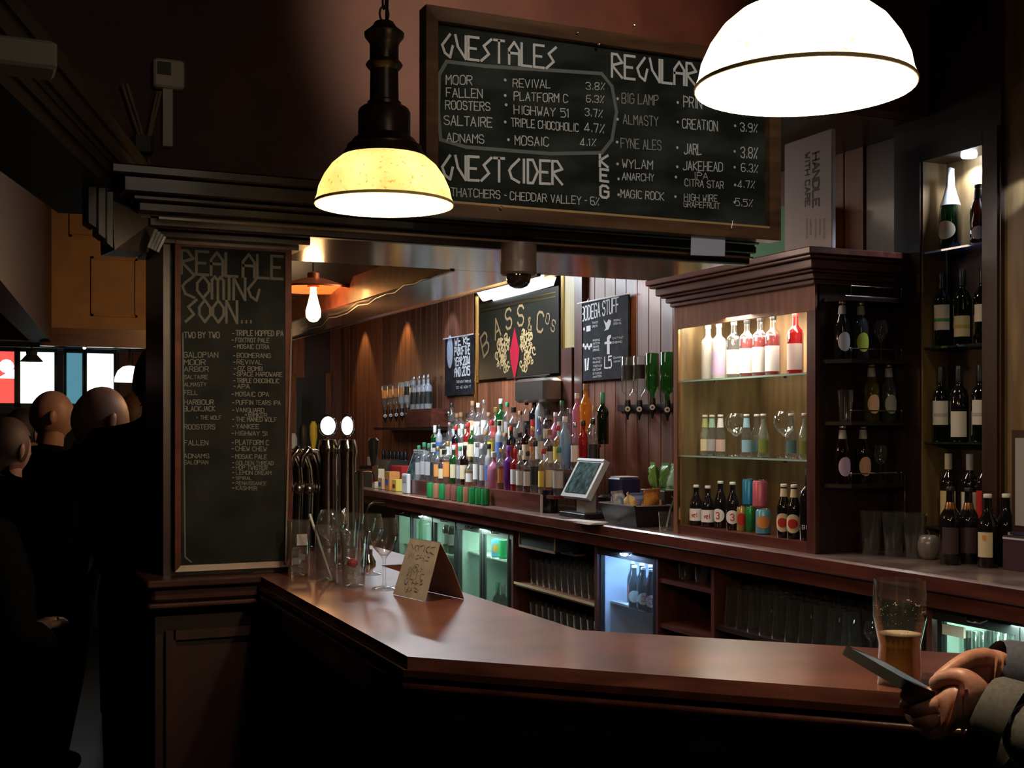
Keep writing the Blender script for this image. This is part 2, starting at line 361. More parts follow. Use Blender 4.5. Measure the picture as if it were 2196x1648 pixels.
# ================================================================== PILLAR, CANOPY, BAR
pil = thing('bar_pillar', 'square dark wood pillar with moulded ledge carrying the tall chalkboard', 'pillar', (.65, 3.53, 0))
MB().box(.50, .835, 3.37, 3.70, 1.10, 2.0).build('shaft', dark, pil, smooth=False)
ped = noisy('pedestal_wood', (.014, .004, .005), (.026, .007, .009), .5, (9, 9, 1))
ledge_d = noisy('ledge_wood', (.030, .010, .009), (.065, .024, .020), .35, (1.2, 9, 9), coat=.3)
edge_d = noisy('bar_edge', (.020, .006, .005), (.045, .014, .010), .28, (1.2, 9, 9), coat=.25)
beam_m = P('beam_black', (.006, .004, .004), .6)
MB().box(.475, .84, 3.34, 3.72, 0, 1.055).build('pedestal', ped, pil, smooth=False)
for (a, b_, c, d_) in ((.455, .825, 3.28, .0), ):
    MB().rbox(.445, .74, 3.27, 3.74, 1.085, 1.105, .004).build('ledge', ledge_d, pil, smooth=False)
    MB().rbox(.460, .74, 3.29, 3.74, 1.045, 1.083, .008).build('ledge_moulding', ledge_d, pil, smooth=False)
    MB().rbox(.450, .73, 3.28, 3.74, 1.030, 1.043, .004).build('ledge_moulding', ledge_d, pil, smooth=False)
MB().box(.52, .76, 3.325, 3.34, .12, .15).box(.52, .76, 3.325, 3.34, .94, .965).box(.50, .525, 3.325, 3.34, .12, .965).box(.755, .78, 3.325, 3.34, .12, .965).build('panel_moulding', ped, pil, smooth=False)
MB().tube([(.838, 3.366, 1.1), (.838, 3.366, 2.0)], .006).build('brass_edge', brass, pil)

fw_pts = [(645, 712), (668, 704), (690, 700), (705, 682), (722, 680), (745, 672), (768, 655), (790, 652), (806, 640), (830, 630), (846, 628), (866, 612), (890, 608), (905, 600), (925, 596)]
can = thing('bar_canopy', 'dark stained wooden canopy with stepped cornice above the bar', 'canopy', (1.2, 3.4, 2.02))
MB().box(.42, 2.25, 3.20, 3.80, 2.026, 2.10).build('top_board', dark_x, can, smooth=False)
MB().box(.46, 2.24, 3.17, 3.795, 2.020, 2.026).build('soffit_panel', soffit_m, can, smooth=False)
MB().box(1.5, 1.8, 3.80, 9.5, 2.020, 2.09).build('soffit_strip', soffit_m, can, smooth=False)
MB().box(1.485, 1.5, 3.80, 9.5, 2.015, 2.12).box(1.8, 1.815, 3.80, 9.5, 2.015, 2.10).build('strip_edge', mahog, can, smooth=False)
steps = ((2.005, 2.035, 3.20, .0), (2.035, 2.060, 3.165, .03), (2.060, 2.075, 3.15, .045), (2.075, 2.115, 3.125, .07), (2.115, 2.14, 3.108, .10))
for (z0, z1, yf, off) in steps:
    MB().rbox(.44 - off, 2.25, yf, 3.23, z0, z1, .004).build('cornice_moulding', dark_x, can, smooth=False)
    # cornice returning towards the viewer on the open side of the room
    a = Vector((.40 - off * .3, 3.55, 0)); b_ = Vector((-.62 - off * .3, 0.2, 0)); n = Vector((.957, -.29, 0)) * (off * .6 + .06)
    MB().ext([a + n, a - Vector((.15, 0, 0)), b_ - Vector((.15, 0, 0)), b_ + n], (0, 0, z0 + .075), (0, 0, z1 + .085)).build('cornice_moulding', beam_m, can, smooth=False)
MB().box(.46, .88, 3.30, 3.72, 1.997, 2.022).box(.48, .86, 3.345, 3.72, 1.987, 1.997).build('capital', dark_x, can, smooth=False)
MB().tube([onZ(a_, b_, 2.013) for a_, b_ in fw_pts], .0022, 5).build('fairy_wire', P('pale_wire', (.5, .48, .44), .4), can)
# fluted brackets under the cornice on the room side, bluish light put into their colour
flute = noisy('grey_fluting', (.22, .24, .26), (.42, .44, .46), .35, (9, 9, 1))
for (px0, px1, py0, py1, d) in ((190, 206, 372, 488, 2.98), (212, 226, 392, 512, 2.99), (230, 242, 412, 532, 3.0)):
    p = at(px0, py0, d); q = at(px1, py0, d); bt = at(px1, py1, d)
    m = MB().ext([p, q, Vector((q.x, q.y, bt.z)), Vector((p.x, p.y, bt.z + .012))], (0, 0, 0), (-.01, .05, 0))
    m.build('bracket_flute', flute, can, smooth=False)
p = at(244, 440, 3.4); q = at(330, 480, 3.5)
MB().ext([at(240, 430, 3.04), at(335, 470, 3.12), at(318, 541, 3.12), at(246, 536, 3.04)], (0, 0, 0), (-.02, .12, 0)).build('bracket_block', dark, can, smooth=False)
for i in range(4):
    a = at(335 + i * 6, 492 + i * 5, 3.08)
    b_ = at(319 + i * 6, 531 + i * 3, 3.08)
    MB().tube([a, b_], .0048, 6).build('bracket_flute', flute, can)

# ---------- bar: one long top with a 45 degree turn
F0, F1, F2 = (.745, 3.36), (.717, 2.04), (1.85, .907)
R2, R1, R0 = (2.10, 1.19), (1.12, 2.17), (1.12, 3.42)
barf = thing('bar_counter', 'angled dark mahogany bar counter with polished reddish top and moulded edge', 'bar counter', (.9, 2.6, 0))
def off_poly(o):
    """front outline pushed out by o (rear edge kept)"""
    return [(F2[0] - o * .707, F2[1] - o * .707), R2, R1, R0, (1.28, 3.42), (1.28, 6.2), (.84, 6.2), (.84, 3.36), (F0[0] - o, F0[1]), (F1[0] - o, F1[1] - o * .414)]
MB().prism(off_poly(0), 1.078, 1.10).build('top', bar_top, barf, smooth=False)
MB().prism(off_poly(.008), 1.066, 1.078).build('top_lip', edge_d, barf, smooth=False)
MB().prism(off_poly(-.012), 1.046, 1.066).build('edge_cove', dark_x, barf, smooth=False)
def edge_tube(o, z, r, name, mat):
    MB().tube([(F0[0] - o, F0[1], z), (F1[0] - o, F1[1] - o * .414, z), (F2[0] - o * .707, F2[1] - o * .707, z)], r, 10).build(name, mat, barf)
edge_tube(.002, 1.048, .008, 'edge_bead', edge_d)
edge_tube(-.03, 0.985, .006, 'edge_bead', edge_d)
MB().prism([(p[0], p[1]) for p in [(F2[0] + .04, F2[1] + .04), (R2[0] - .03, R2[1] - .03), (R1[0] - .03, R1[1] - .02), (R0[0] - .03, 3.34), (F0[0] + .05, 3.34), (F1[0] + .055, F1[1] + .02)]], 0, 1.046).build('front_panel', P('bar_front', (.018, .007, .006), .5), barf, smooth=False)
MB().prism([(F2[0] + .02, F2[1] + .02), (F2[0] + .06, F2[1] + .06), (F1[0] + .05, F1[1] + .03), (F0[0] + .05, 3.33), (F0[0] + .02, 3.33), (F1[0] + .02, F1[1] + .008)], .975, 1.046).build('frieze', dark_x, barf, smooth=False)
MB().box(.90, 1.26, 3.75, 6.2, 0, 1.06).build('rear_carcass', dark, barf, smooth=False)

# ---------- back counter
ZC = .965; XF = 3.24
wt = thing('back_counter', 'long dark red wooden worktop running under the bottles and tills', 'worktop', (3.5, 5, .92))
MB().rbox(XF, XW - .013, -1.0, 12.2, ZC - .04, ZC, .004).build('top', noisy('worn_counter', (.13, .075, .058), (.30, .25, .22), .30, (2, 2, 2), coat=.4, detail=8, lo=.4, hi=.75), wt, smooth=False)
MB().rbox(XF - .012, XF + .02, -1.0, 12.2, ZC - .062, ZC - .001, .006).build('front_edge', mahog_y, wt, smooth=False)
MB().box(XF + .015, XF + .03, -1.0, 12.2, ZC - .125, ZC - .045).build('fascia', mahog_y, wt, smooth=False)
XB = 3.30
bb = thing('back_bar_cabinet', 'dark carcass of shelves and fridge bays below the back worktop', 'cabinet', (3.5, 5, 0))
MB().box(XW - .03, XW - .012, -1, 12.2, .0, ZC - .06).build('back_panel', dark, bb, smooth=False)
MB().box(XB, XW - .03, -1, 12.2, 0, .09).build('plinth', dark, bb, smooth=False)
for px in (846, 1100, 1279, 1410, 1530, 1995):
    Y = fx(px, XB); MB().box(XB - .005, XW - .03, Y - .014, Y + .014, .09, ZC - .05).build('divider', mahog_v, bb, smooth=False)
def hshelf(pa, pb, pya, pyb, mat=mahog_y, name='shelf', th=.022):
    Ya, Yb = fx(pa, XB), fx(pb, XB); z = (zz(pya, XB, Ya) + zz(pyb, XB, Yb)) / 2
    MB().box(XB + .003, XW - .031, Yb + .015, Ya - .015, z - th, z).build(name, mat, bb, smooth=False); return z, Ya, Yb
ZS1, _, _ = hshelf(1100, 1279, 1247, 1298, cab_wood)
MB().box(XB - .002, XB + .003, fx(1279, XB) + .016, fx(1100, XB) - .016, ZS1 - .012, ZS1 + .002).build('shelf_edge', P('pale_edging', (.55, .45, .26), .4), bb, smooth=False)
ZS2 = ZS1 - .27
MB().box(XB + .003, XW - .031, fx(1279, XB) + .015, fx(1100, XB) - .015, ZS2 - .02, ZS2).build('shelf', cab_wood, bb, smooth=False)
ZS3, _, _ = hshelf(1410, 1530, 1243, 1262)
ZS4, _, _ = hshelf(1410, 1530, 1340, 1365)
ZS5, _, _ = hshelf(1530, 1995, 1362, 1432, dark)
MB().box(XB + .003, XW - .031, fx(1279, XB) + .015, fx(1100, XB) - .015, ZC - .09, ZC - .075).build('shelf', dark, bb, smooth=False)
# ================================================================== DISPLAY CABINET
CY0, CY1 = 4.225, fx(1450, 3.31); CXF = 3.31
cb = thing('display_cabinet', 'wooden display cabinet with two glass shelves and a lit top bay', 'cabinet', (3.55, 4.8, ZC))
ZO0, ZO1, ZCT = 1.010, 1.995, 2.12
MB().box(CXF, XW - .014, CY1 - .03, CY1, ZC, ZCT).build('side_panel', olive_wood, cb, smooth=False)
MB().box(CXF, XW - .014, CY0, CY0 + .04, ZC, ZCT).build('side_panel', dark, cb, smooth=False)
MB().box(XW - .045, XW - .014, CY0 + .04, CY1 - .03, ZC, ZCT).build('back_panel', noisy('cabinet_back', (.12, .066, .032), (.20, .115, .055), .5, (7, 7, .9)), cb, smooth=False)
MB().box(CXF - .008, XW - .045, CY0 + .04, CY1 - .03, ZC, ZO0).build('base', mahog_y, cb, smooth=False)
MB().box(CXF - .012, CXF + .012, CY0, CY1, ZO1, ZCT + .02).build('header', cab_wood, cb, smooth=False)
MB().box(CXF + .012, XW - .045, CY0 + .04, CY1 - .03, ZCT - .015, ZCT + .02).build('top', dark, cb, smooth=False)
MB().box(CXF - .012, CXF + .01, CY1 - .035, CY1 + .005, ZC, ZO1).build('stile', cab_wood, cb, smooth=False)
MB().box(CXF - .012, CXF + .01, CY0 - .002, CY0 + .055, ZC, ZO1).build('stile', mahog_v, cb, smooth=False)
MB().box(CXF - .015, CXF - .004, CY1 - .045, CY1 - .036, ZO0, ZO1).build('edge_strip', brass, cb, smooth=False)
for z0, z1, o in ((2.105, 2.125, .018), (2.125, 2.150, .035), (2.150, 2.162, .055), (2.162, 2.200, .075), (2.200, 2.214, .10), (2.214, 2.243, .115)):
    MB().rbox(CXF - .012 - o, XW - .015, CY0 - o, CY1 + o * .8, z0, z1, .004).build('cornice_moulding', mahog_y, cb, smooth=False)
shelfglass = glass('shelf_glass', (.90, .95, .92), .05, (.6, .85, .78), .5)
ZG1, ZG2 = 1.735, 1.362
for z in (ZG1, ZG2):
    g = MB().box(CXF + .004, XW - .046, CY0 + .042, CY1 - .032, z - .010, z).build('glass_shelf', shelfglass, cb, smooth=False)
    MB().box(CXF + .0025, CXF + .004, CY0 + .042, CY1 - .032, z - .009, z - .001).build('glass_edge', P('glass_edge_green', (.30, .46, .40), .15), g, smooth=False)
    for yy in (CY0 + .25, CY0 + .8): MB().box(CXF + .02, CXF + .03, yy, yy + .01, z - .018, z - .010).build('shelf_clip', chrome, g, smooth=False)
MB().box(CXF + .03, CXF + .08, CY0 + .06, CY1 - .06, ZO1 + .015, ZO1 + .04).build('strip_light', emit('cabinet_strip', (1, .92, .74), 30), cb, smooth=False)
light('AREA', (CXF + .20, (CY0 + CY1) / 2, ZO1 + .08), 13, (1, .92, .74), .2, (CXF + .42, (CY0 + CY1) / 2, 1.3), .85)
for yy in (.2, .5, .8): light('SPOT', (CXF + .06, CY0 + yy * (CY1 - CY0), ZO1 + .06), 42, (1, .90, .70), .03, (XW - .05, CY0 + yy * (CY1 - CY0), ZG1 + .16), spot=62, blend=.9)
# quarter shelves with gallery rails on the cabinet's end
QX0, QX1, QY = 3.335, XC - .012, 4.11
for i, (z, lip) in enumerate(((2.045, 0), (1.785, 1), (1.525, 1), (1.262, 1))):
    m = MB().prism([(QX0, CY0 - .001), (QX0, CY0 - .03), (QX0 + .06, QY), (QX1, QY), (QX1, CY0 - .001)], z - .016, z)
    q = m.build('end_shelf', dark_x, cb, smooth=False)
    rl = MB(); xa, xb = QX0 + .065, QX1 - .02; yr = QY + .008; h = .045
    rl.tube([(xa, yr, z + h), (xb, yr, z + h)], .0028, 6); 
    if i == 0: rl.tube([(xa - .03, yr, z + .003), (xb + .005, yr, z + .003)], .003, 6)
    for x_ in (xa, xb): rl.tube([(x_, yr, z), (x_, yr, z + h)], .0025, 6); rl.sphere((x_, yr, z + h), .005, 8, 6)
    rl.build('gallery_rail', chrome, q)
MB().tube([(XC - .03, 4.10, ZC + .002), (XC - .03, 4.10, 1.30)], .003, 6).build('thin_post', chrome, cb)

# ================================================================== MIRROR SIGN on the back wall
mir = thing('brewery_mirror', 'large brass-framed pub mirror with gold lettering and red diamond', 'mirror', (XW - .02, 8.3, 1.5))
MY1, MY0 = fx(1018, XW - .03), fx(1210, XW - .03); MZ1, MZ0 = 2.585, 1.16
mirglass = P('mirror_glass', (.62, .60, .55), .04, 1.0)
MB().box(XW - .022, XW - .014, MY0, MY1, 1.86, MZ1).build('mirror_glass', mirglass, mir, smooth=False)
MB().box(XW - .036, XW - .022, MY0, MY0 + .04, MZ0, MZ1).box(XW - .036, XW - .022, MY1 - .03, MY1, MZ0, MZ1).box(XW - .036, XW - .022, MY0 + .04, MY1 - .03, MZ1 - .03, MZ1).build('frame', brass, mir, smooth=False)
# dark painted panel behind the lettering, and the reeded gold borders
ymid = (MY0 + MY1) / 2
zpan = zz(775, XW - .03, MY0 + .3)
MB().box(XW - .024, XW - .0215, MY0 + .10, MY1 - .08, 1.88, MZ1 - .10).build('dark_panel', P('mirror_dark_panel', (.011, .011, .008), .3), mir, smooth=False)
for k in (0, 1):
    MB().box(XW - .027, XW - .024, MY0 + .14, MY1 - .12, MZ1 - .145 - k * .03, MZ1 - .135 - k * .03).build('gold_line', brass, mir, smooth=False)
gold = P('gold_leaf', (.20, .14, .07), .45, .3); gold2 = P('gold_scroll', (.42, .31, .15), .4, .4)
NX = Vector((-1, 0, 0)); UZ = Vector((0, 0, 1))
def arc_letters(txt, parent, cyy, cz, rad, a0, a1, cap, mat, name='lettering', wt=.13):
    mb = MB(); n = len(txt)
    for i, ch in enumerate(txt):
        if ch == ' ': continue
        a = a0 + (a1 - a0) * i / (n - 1); ca, sa = math.cos(a), math.sin(a)
        U = Vector((0, ca, sa)); Rr = Vector((0, sa, -ca))
        cap_ = cap * (.6 if ch in 'os' else 1)
        p = Vector((XW - .025, cyy, cz)) + U * rad
        letters(parent, ch.upper(), p - Rr * cap_ * .38, p + Rr * cap_ * .38, U, cap_, NX, mat, wt=wt, jit=0, mb=mb)
    mb.build(name, mat, parent, smooth=False)
for chx, px, py, cpx, rot in (('B', 1040, 738, 46, .45), ('A', 1066, 704, 42, .30), ('S', 1091, 684, 42, .15), ('S', 1117, 677, 42, 0), ('&', 1137, 695, 26, -.1), ('C', 1159, 691, 42, -.15), ('O', 1175, 684, 22, -.3), ('S', 1187, 699, 24, -.4)):
    a = onX(px, py, XW - .026); cp_ = cpx / F * dep(a.x, a.y); U = Vector((0, math.sin(rot), math.cos(rot))); Rr = Vector((0, -math.cos(rot), math.sin(rot)))
    letters(mir, chx, a - Rr * cp_ * .36 - U * cp_ / 2, a + Rr * cp_ * .36 - U * cp_ / 2, U, cp_, NX, gold, wt=.13, jit=0)
dia = [Vector((XW - .026, ymid + .03 + a, onX(1104, 758, XW - .026).z + b_)) for a, b_ in ((0, .19), (-.085, .02), (-.075, -.05), (0, -.21), (.075, -.05), (.085, .02))]
MB().ext(dia, (0, 0, 0), (-.002, 0, 0)).build('red_diamond', P('sign_red', (.24, .005, .02), .4), mir, smooth=False)
for sgn in (-1, 1):
    mb = MB(); rr = random.Random(3)
    for k in range(34):
        cyc = ymid + .03 + sgn * (.11 + .30 * rr.random() * (1 - k / 50)); czc = onX(1104, 758, XW - .026).z + .01 + (rr.random() - .5) * .30 * (1.1 - abs(cyc - ymid) * 1.2)
        r0 = .02 + .03 * rr.random(); pts = [Vector((XW - .026, cyc + math.cos(t * .9 + k) * r0 * (1 - t / 9), czc + math.sin(t * .9 + k) * r0 * (1 - t / 9))) for t in range(7)]
        ribbon(mb, pts, .012, NX)
    mb.build('gold_scrollwork', gold2, mir, smooth=False)
MB().box(XW - .034, XW - .014, MY0 - .17, MY0 - .02, 1.30, MZ1).build('side_pilaster', noisy('pale_pilaster', (.30, .24, .10), (.38, .30, .14), .4, (9, 9, 1)), mir, smooth=False)
MB().box(XW - .05, XW - .014, MY0 - .30, MY0 - .19, 1.20, 2.62).build('dark_pilaster', mahog_v, mir, smooth=False)
MB().box(XW - .06, XW - .034, MY0 - .17, MY0 - .02, 1.20, 2.04).build('pilaster_base', mahog_v, mir, smooth=False)
# picture light over the mirror; glowing patch added as cool glare on its glass
MB().rbox(XW - .12, XW - .015, MY0 + .05, MY1 - .1, MZ1 + .012, MZ1 + .05, .006).build('picture_light', P('light_housing', (.5, .5, .5), .4), mir, smooth=False)
MB().ext([Vector((XW - .06, MY0 + .25, MZ1 - .01)), Vector((XW - .06, MY0 + .30, MZ1 - .075)), Vector((XW - .06, MY1 - .28, MZ1 - .095)), Vector((XW - .06, MY1 - .16, MZ1 - .015))], (0, 0, 0), (-.02, 0, 0)).build('light_diffuser', emit('mirror_tube', (.80, .93, 1), 3), mir, smooth=False)
# steel hand dryer-like steel urn reflected on the ledge: steel box with rail before the mirror
ub = thing('steel_ice_maker', 'shiny steel box standing behind the bottles before the mirror', 'steel box', (XW - .12, fx(1135, XW - .12), 1.45))
pa, pb = onX(1102, 815, XW - .2), onX(1166, 862, XW - .2)
MB().rbox(XW - .2, XW - .05, pb.y, pa.y, pb.z, pa.z, .02).build('casing', steel, ub)
MB().tube([(XW - .21, pb.y - .12, pa.z + .012), (XW - .21, pa.y + .1, pa.z + .012)], .006).build('rail', black_m, ub)

# ================================================================== CHALK POSTERS ON THE BACK WALL
chalk_black = noisy('chalk_black', (.010, .010, .014), (.028, .027, .034), .8, (5, 5, 5), detail=4, spec=.15)
chalk_w = P('chalk_white', (.72, .74, .76), .8)
def wall_poster(name, label, pxs, Xp, frame_top=True):
    (xa, ya), (xb, yb), (xc, yc), (xd, yd) = pxs    # top-left, top-right, bottom-right, bottom-left
    Ya, Yb = fx(xa, Xp), fx(xb, Xp); zt_ = (zz(ya, Xp, Ya) + zz(yb, Xp, Yb)) / 2; zb_ = (zz(yd, Xp, Ya) + zz(yc, Xp, Yb)) / 2
    t = thing(name, label, 'sign', (Xp + .01, (Ya + Yb) / 2, (zt_ + zb_) / 2))
    MB().box(Xp, Xp + .014, Yb, Ya, zb_, zt_).build('panel', chalk_black, t, smooth=False)
    MB().tube([(Xp - .004, Yb - .02, zt_), (Xp - .004, Ya + .02, zt_)], .006).build('hanging_rail', P('white_rail', (.75, .75, .78), .4), t)
    hk = MB()
    for yy in (Ya - .12, ): hk.tube([(Xp + .005, yy, zt_ + .025), (Xp - .004, yy, zt_)], .002, 6)
    hk.build('hook', chrome, t)
    return t, Ya, Yb, zb_, zt_
Xp = XW - .045
def txtX(par, s, xa, ya, xb, yb, cap, mat=chalk_w, style='hand', wt=.12, Xq=None, jit=.03, mb=None):
    Xq = Xq or Xp
    a = onX(xa, ya, Xq); b_ = onX(xb, yb, Xq); cp = cap / F * dep(Xq, (a.y + b_.y) / 2)
    return letters(par, s, a, b_, UZ, cp, NX, mat, style, wt, jit, mb=mb)
t1p, *_ = wall_poster('chalk_poster', 'narrow black hanging poster reading pub of the year 2014 and 2015', ((954, 727), (1013, 718), (1013, 845), (960, 851)), Xp)
for s, y0, y1, c in (("WE'RE", 742, 737, 18), ('PUB OF THE', 763, 759, 17), ('YEAR 2014', 785, 781, 17), ('AND 2015', 808, 804, 18)):
    txtX(t1p, s, 975, y0, 1008, y1, c, style='deco', wt=.2)
a = onX(965, 755, Xp); MB().sphere((Xp - .001, a.y, a.z), .10, 14, 8, sx=.02, sy=.7, sz=1.4).build('pint_picture', P('poster_pale', (.45, .5, .6), .7), t1p)
for s, y0 in (('THEY WON IT FROM US', 822), ('SO WE WON IT', 834)): txtX(t1p, s, 979, y0, 1010, y0 - 2, 5, wt=.14)
t2p, *_ = wall_poster('chalk_poster', 'black hanging poster headed Bodega Stuff with social media icons', ((1243, 648), (1347, 634), (1350, 807), (1250, 822)), Xp)
txtX(t2p, 'BODEGA STUFF', 1248, 689, 1327, 668, 30, wt=.11, jit=.01)
mbx = MB()
def dot(px, py, r, mb, X_=None):
    a = onX(px, py, X_ or Xp); q = [a + Vector((-.0015, math.cos(t * math.pi / 4) * r, math.sin(t * math.pi / 4) * r)) for t in range(8)]; mb.add(q, [tuple(range(8))])
IC = (('bird_icon', 0, 1), ('letter_icon', 1, 2), ('camera_icon', 2, 3), ('speaker_icon', 3, 4), ('crown_icon', 4, 9), ('glass_icon', 9, 10), ('glass_icon', 10, 11))
# bird, letter f, camera, crown and glass icons
def polyX(pts, mb): mb.add([onX(x, y, Xp) + Vector((-.0018, 0, 0)) for x, y in pts], [tuple(range(len(pts)))])
polyX([(1295, 686), (1301, 693), (1306, 685), (1311, 688), (1310, 696), (1305, 707), (1296, 710), (1300, 704)], mbx)
polyX([(1305, 720), (1311, 718), (1311, 724), (1308, 727), (1308, 733), (1312, 733), (1312, 738), (1308, 738), (1308, 760), (1302, 760), (1302, 738), (1297, 739), (1297, 734), (1302, 733), (1302, 725)], mbx)
polyX([(1258, 700), (1267, 698), (1267, 710), (1258, 712)], mbx); dot(1253, 706, .012, mbx)
for k in range(5): dot(1252 + k * 4, 741 + (k % 2) * 5, .014, mbx)
polyX([(1254, 770), (1258, 769), (1258, 795), (1255, 796)], mbx); polyX([(1261, 768), (1264, 768), (1262, 794), (1259, 794)], mbx)
for nm_, a_, b_ in IC: 
    q = MB(); q.v = list(mbx.v); q.f = mbx.f[a_:b_]; u = sorted({i for f in q.f for i in f}); mp_ = {o: n for n, o in enumerate(u)}; q.v = [mbx.v[i] for i in u]; q.f = [tuple(mp_[i] for i in f) for f in q.f]; q.build(nm_, chalk_w, t2p, smooth=False)
txtX(t2p, 'L5', 1297, 790, 1312, 788, 24, wt=.14)
mbs = MB(); rr = random.Random(5)
for (xa, xb, ys) in ((1316, 1335, (690, 697)), (1314, 1338, (728, 737)), (1316, 1335, (770, 778)), (1270, 1284, (695, 703)), (1272, 1288, (733, 740, 747, 754)), (1272, 1292, (772, 780, 788, 796, 804, 811))):
    for yy in ys: txtX(t2p, ''.join(rr.choice('OENAIRTS') for _ in range(6)), xa, yy, xb - rr.random() * 4, yy - 2, 4, wt=.16, mb=mbs)
mbs.build('small_lettering', chalk_w, t2p, smooth=False)

# ================================================================== MAIN CHALKBOARD
board_m = noisy('slate_board', (.012, .016, .015), (.060, .074, .070), .8, (1.4, 1, 3.2), detail=5, lo=.42, hi=.80, spec=.15)
chalk_d = P('chalk_dim', (.33, .35, .35), .85); chalk_m = P('chalk_mid', (.62, .64, .64), .8)
oak_fr = noisy('board_frame_wood', (.075, .036, .018), (.16, .085, .042), .35, (1.5, 9, 9), coat=.3)
YB = 3.07
BX0, BX1 = fy(909, YB), fy(1667, YB); BZ0, BZ1 = 2.060, 2.612
ch = thing('menu_chalkboard', 'wide oak-framed chalkboard above the bar listing guest ales and regulars', 'chalkboard', ((BX0 + BX1) / 2, YB, BZ0))
MB().box(BX0 + .03, BX1 - .03, YB + .012, YB + .03, BZ0 + .03, BZ1 - .03).build('slate', board_m, ch, smooth=False)
fw = .036
def mitre(x0, x1, z0, z1, w, yf, yb):
    o = [(x0, z0), (x1, z0), (x1, z1), (x0, z1)]; i_ = [(x0 + w, z0 + w), (x1 - w, z0 + w), (x1 - w, z1 - w), (x0 + w, z1 - w)]
    for k in range(4):
        j = (k + 1) % 4; q = [o[k], o[j], i_[j], i_[k]]
        yield [Vector((a, yf if n < 2 else yf + .006, b_)) for n, (a, b_) in enumerate(q)], yb - yf
for q, dd in mitre(BX0, BX1, BZ0, BZ1, fw, YB - .018, YB + .035):
    MB().ext(q, (0, 0, 0), (0, dd, 0)).build('frame_rail', oak_fr, ch, smooth=False)
MB().box(BX0 + fw, BX1 - fw, YB - .012, YB + .012, BZ0 + fw - .002, BZ0 + fw + .006).build('chalk_ledge', P('pale_ledge', (.50, .33, .16), .3), ch, smooth=False)
EX = Vector((1, 0, 0)); NY = Vector((0, -1, 0))
def txtY(par, s, xa, ya, xb, yb, cap, Yq, mat=chalk_w, style='hand', wt=.13, jit=.045, mb=None, name='lettering'):
    a = onY(xa, ya, Yq); b_ = onY(xb, yb, Yq); cp = cap / F * dep((a.x + b_.x) / 2, Yq)
    return letters(par, s, a, b_, UZ, cp, NY, mat, style, wt, jit, name=name, mb=mb)
YL = YB + .0105
for s, xa, ya, xb, yb, cap in (('GUEST ALES', 948, 121, 1192, 149, 48), ('REGULAR ALES', 1312, 165, 1598, 198, 48), ('GUEST CIDER', 948, 384, 1205, 396, 50)):
    txtY(ch, s, xa, ya, xb, yb, cap, YL, style='deco', wt=.115, jit=0, name='title_lettering')
for i, (s, x, yv) in enumerate((('K', 1286, 357), ('E', 1287, 388), ('G', 1287, 423))): txtY(ch, s, x, yv, x + 17, yv + 2, 25, YL, wt=.22, jit=0, name='title_lettering', style='deco' if s != 'G' else 'hand')
rows = [('MOOR', 956, 181, 1012, 182, 19), ('REVIVAL', 1100, 187, 1180, 189, 17), ('3.8%', 1256, 192, 1297, 193, 15), ('FALLEN', 957, 208, 1034, 211, 19), ('PLATFORM C', 1102, 215, 1217, 221, 18),
 ('6.3%', 1257, 219, 1295, 221, 15), ('ROOSTERS', 955, 234, 1050, 238, 18), ('HIGHWAY 51', 1102, 244, 1219, 252, 18), ('3.7%', 1254, 248, 1292, 252, 16), ('SALTAIRE', 952, 268, 1055, 273, 20),
 ('TRIPLE CHOCOHOLIC', 1096, 271, 1240, 283, 17), ('4.7%', 1253, 281, 1296, 286, 18), ('ADNAMS', 958, 304, 1037, 308, 18), ('MOSAIC', 1104, 311, 1176, 314, 19), ('4.1%', 1243, 312, 1278, 314, 15),
 ('THATCHERS - CHEDDAR VALLEY - 6%', 967, 420, 1285, 441, 17),
 ('PRIN', 1466, 229, 1504, 234, 22), ('CREATION', 1463, 275, 1538, 281, 20), ('3.9%', 1587, 281, 1624, 285, 18),
 ('JARL', 1467, 330, 1503, 332, 22), ('3.8%', 1588, 338, 1624, 340, 22), ('WYLAM', 1334, 360, 1399, 363, 18), ('JAKEHEAD', 1464, 365, 1549, 368, 19), ('6.3%', 1589, 368, 1625, 371, 17), ('IPA', 1488, 383, 1517, 385, 13),
 ('ANARCHY', 1334, 386, 1402, 389, 15), ('CITRA STAR', 1468, 399, 1551, 405, 15), ('4.7%', 1582, 402, 1618, 404, 15), ('MAGIC ROCK', 1331, 424, 1423, 430, 17), ('HIGH WIRE', 1467, 430, 1538, 433, 14), ('GRAPEFRUIT', 1466, 444, 1543, 448, 12), ('5.5%', 1577, 441, 1614, 444, 15)]
for r_ in rows: txtY(ch, *r_, YL, mat=chalk_m, wt=.11)
for r_ in (('BIG LAMP', 1333, 221, 1411, 226, 21), ('ALMASTY', 1336, 266, 1411, 271, 20), ('FYNE ALES', 1331, 317, 1417, 322, 20)): txtY(ch, *r_, YL, mat=chalk_d, wt=.10)
mbd = MB()
for px, py in ((1083, 172), (1083, 205), (1085, 225), (1083, 262), (1090, 300), (1324, 212), (1324, 256), (1323, 305), (1324, 352), (1326, 384), (1326, 418), (1453, 220), (1453, 262), (1452, 317), (1452, 358), (1449, 380), (1448, 422), (1576, 270), (1575, 325), (1575, 359), (1576, 397), (1575, 434)):
    a = onY(px, py, YL); r_ = .0042; mbd.add([a + Vector((math.cos(t * math.pi / 4) * r_, -.0012, math.sin(t * math.pi / 4) * r_)) for t in range(8)], [tuple(range(8))])
mbd.build('chalk_dots', chalk_m, ch, smooth=False)
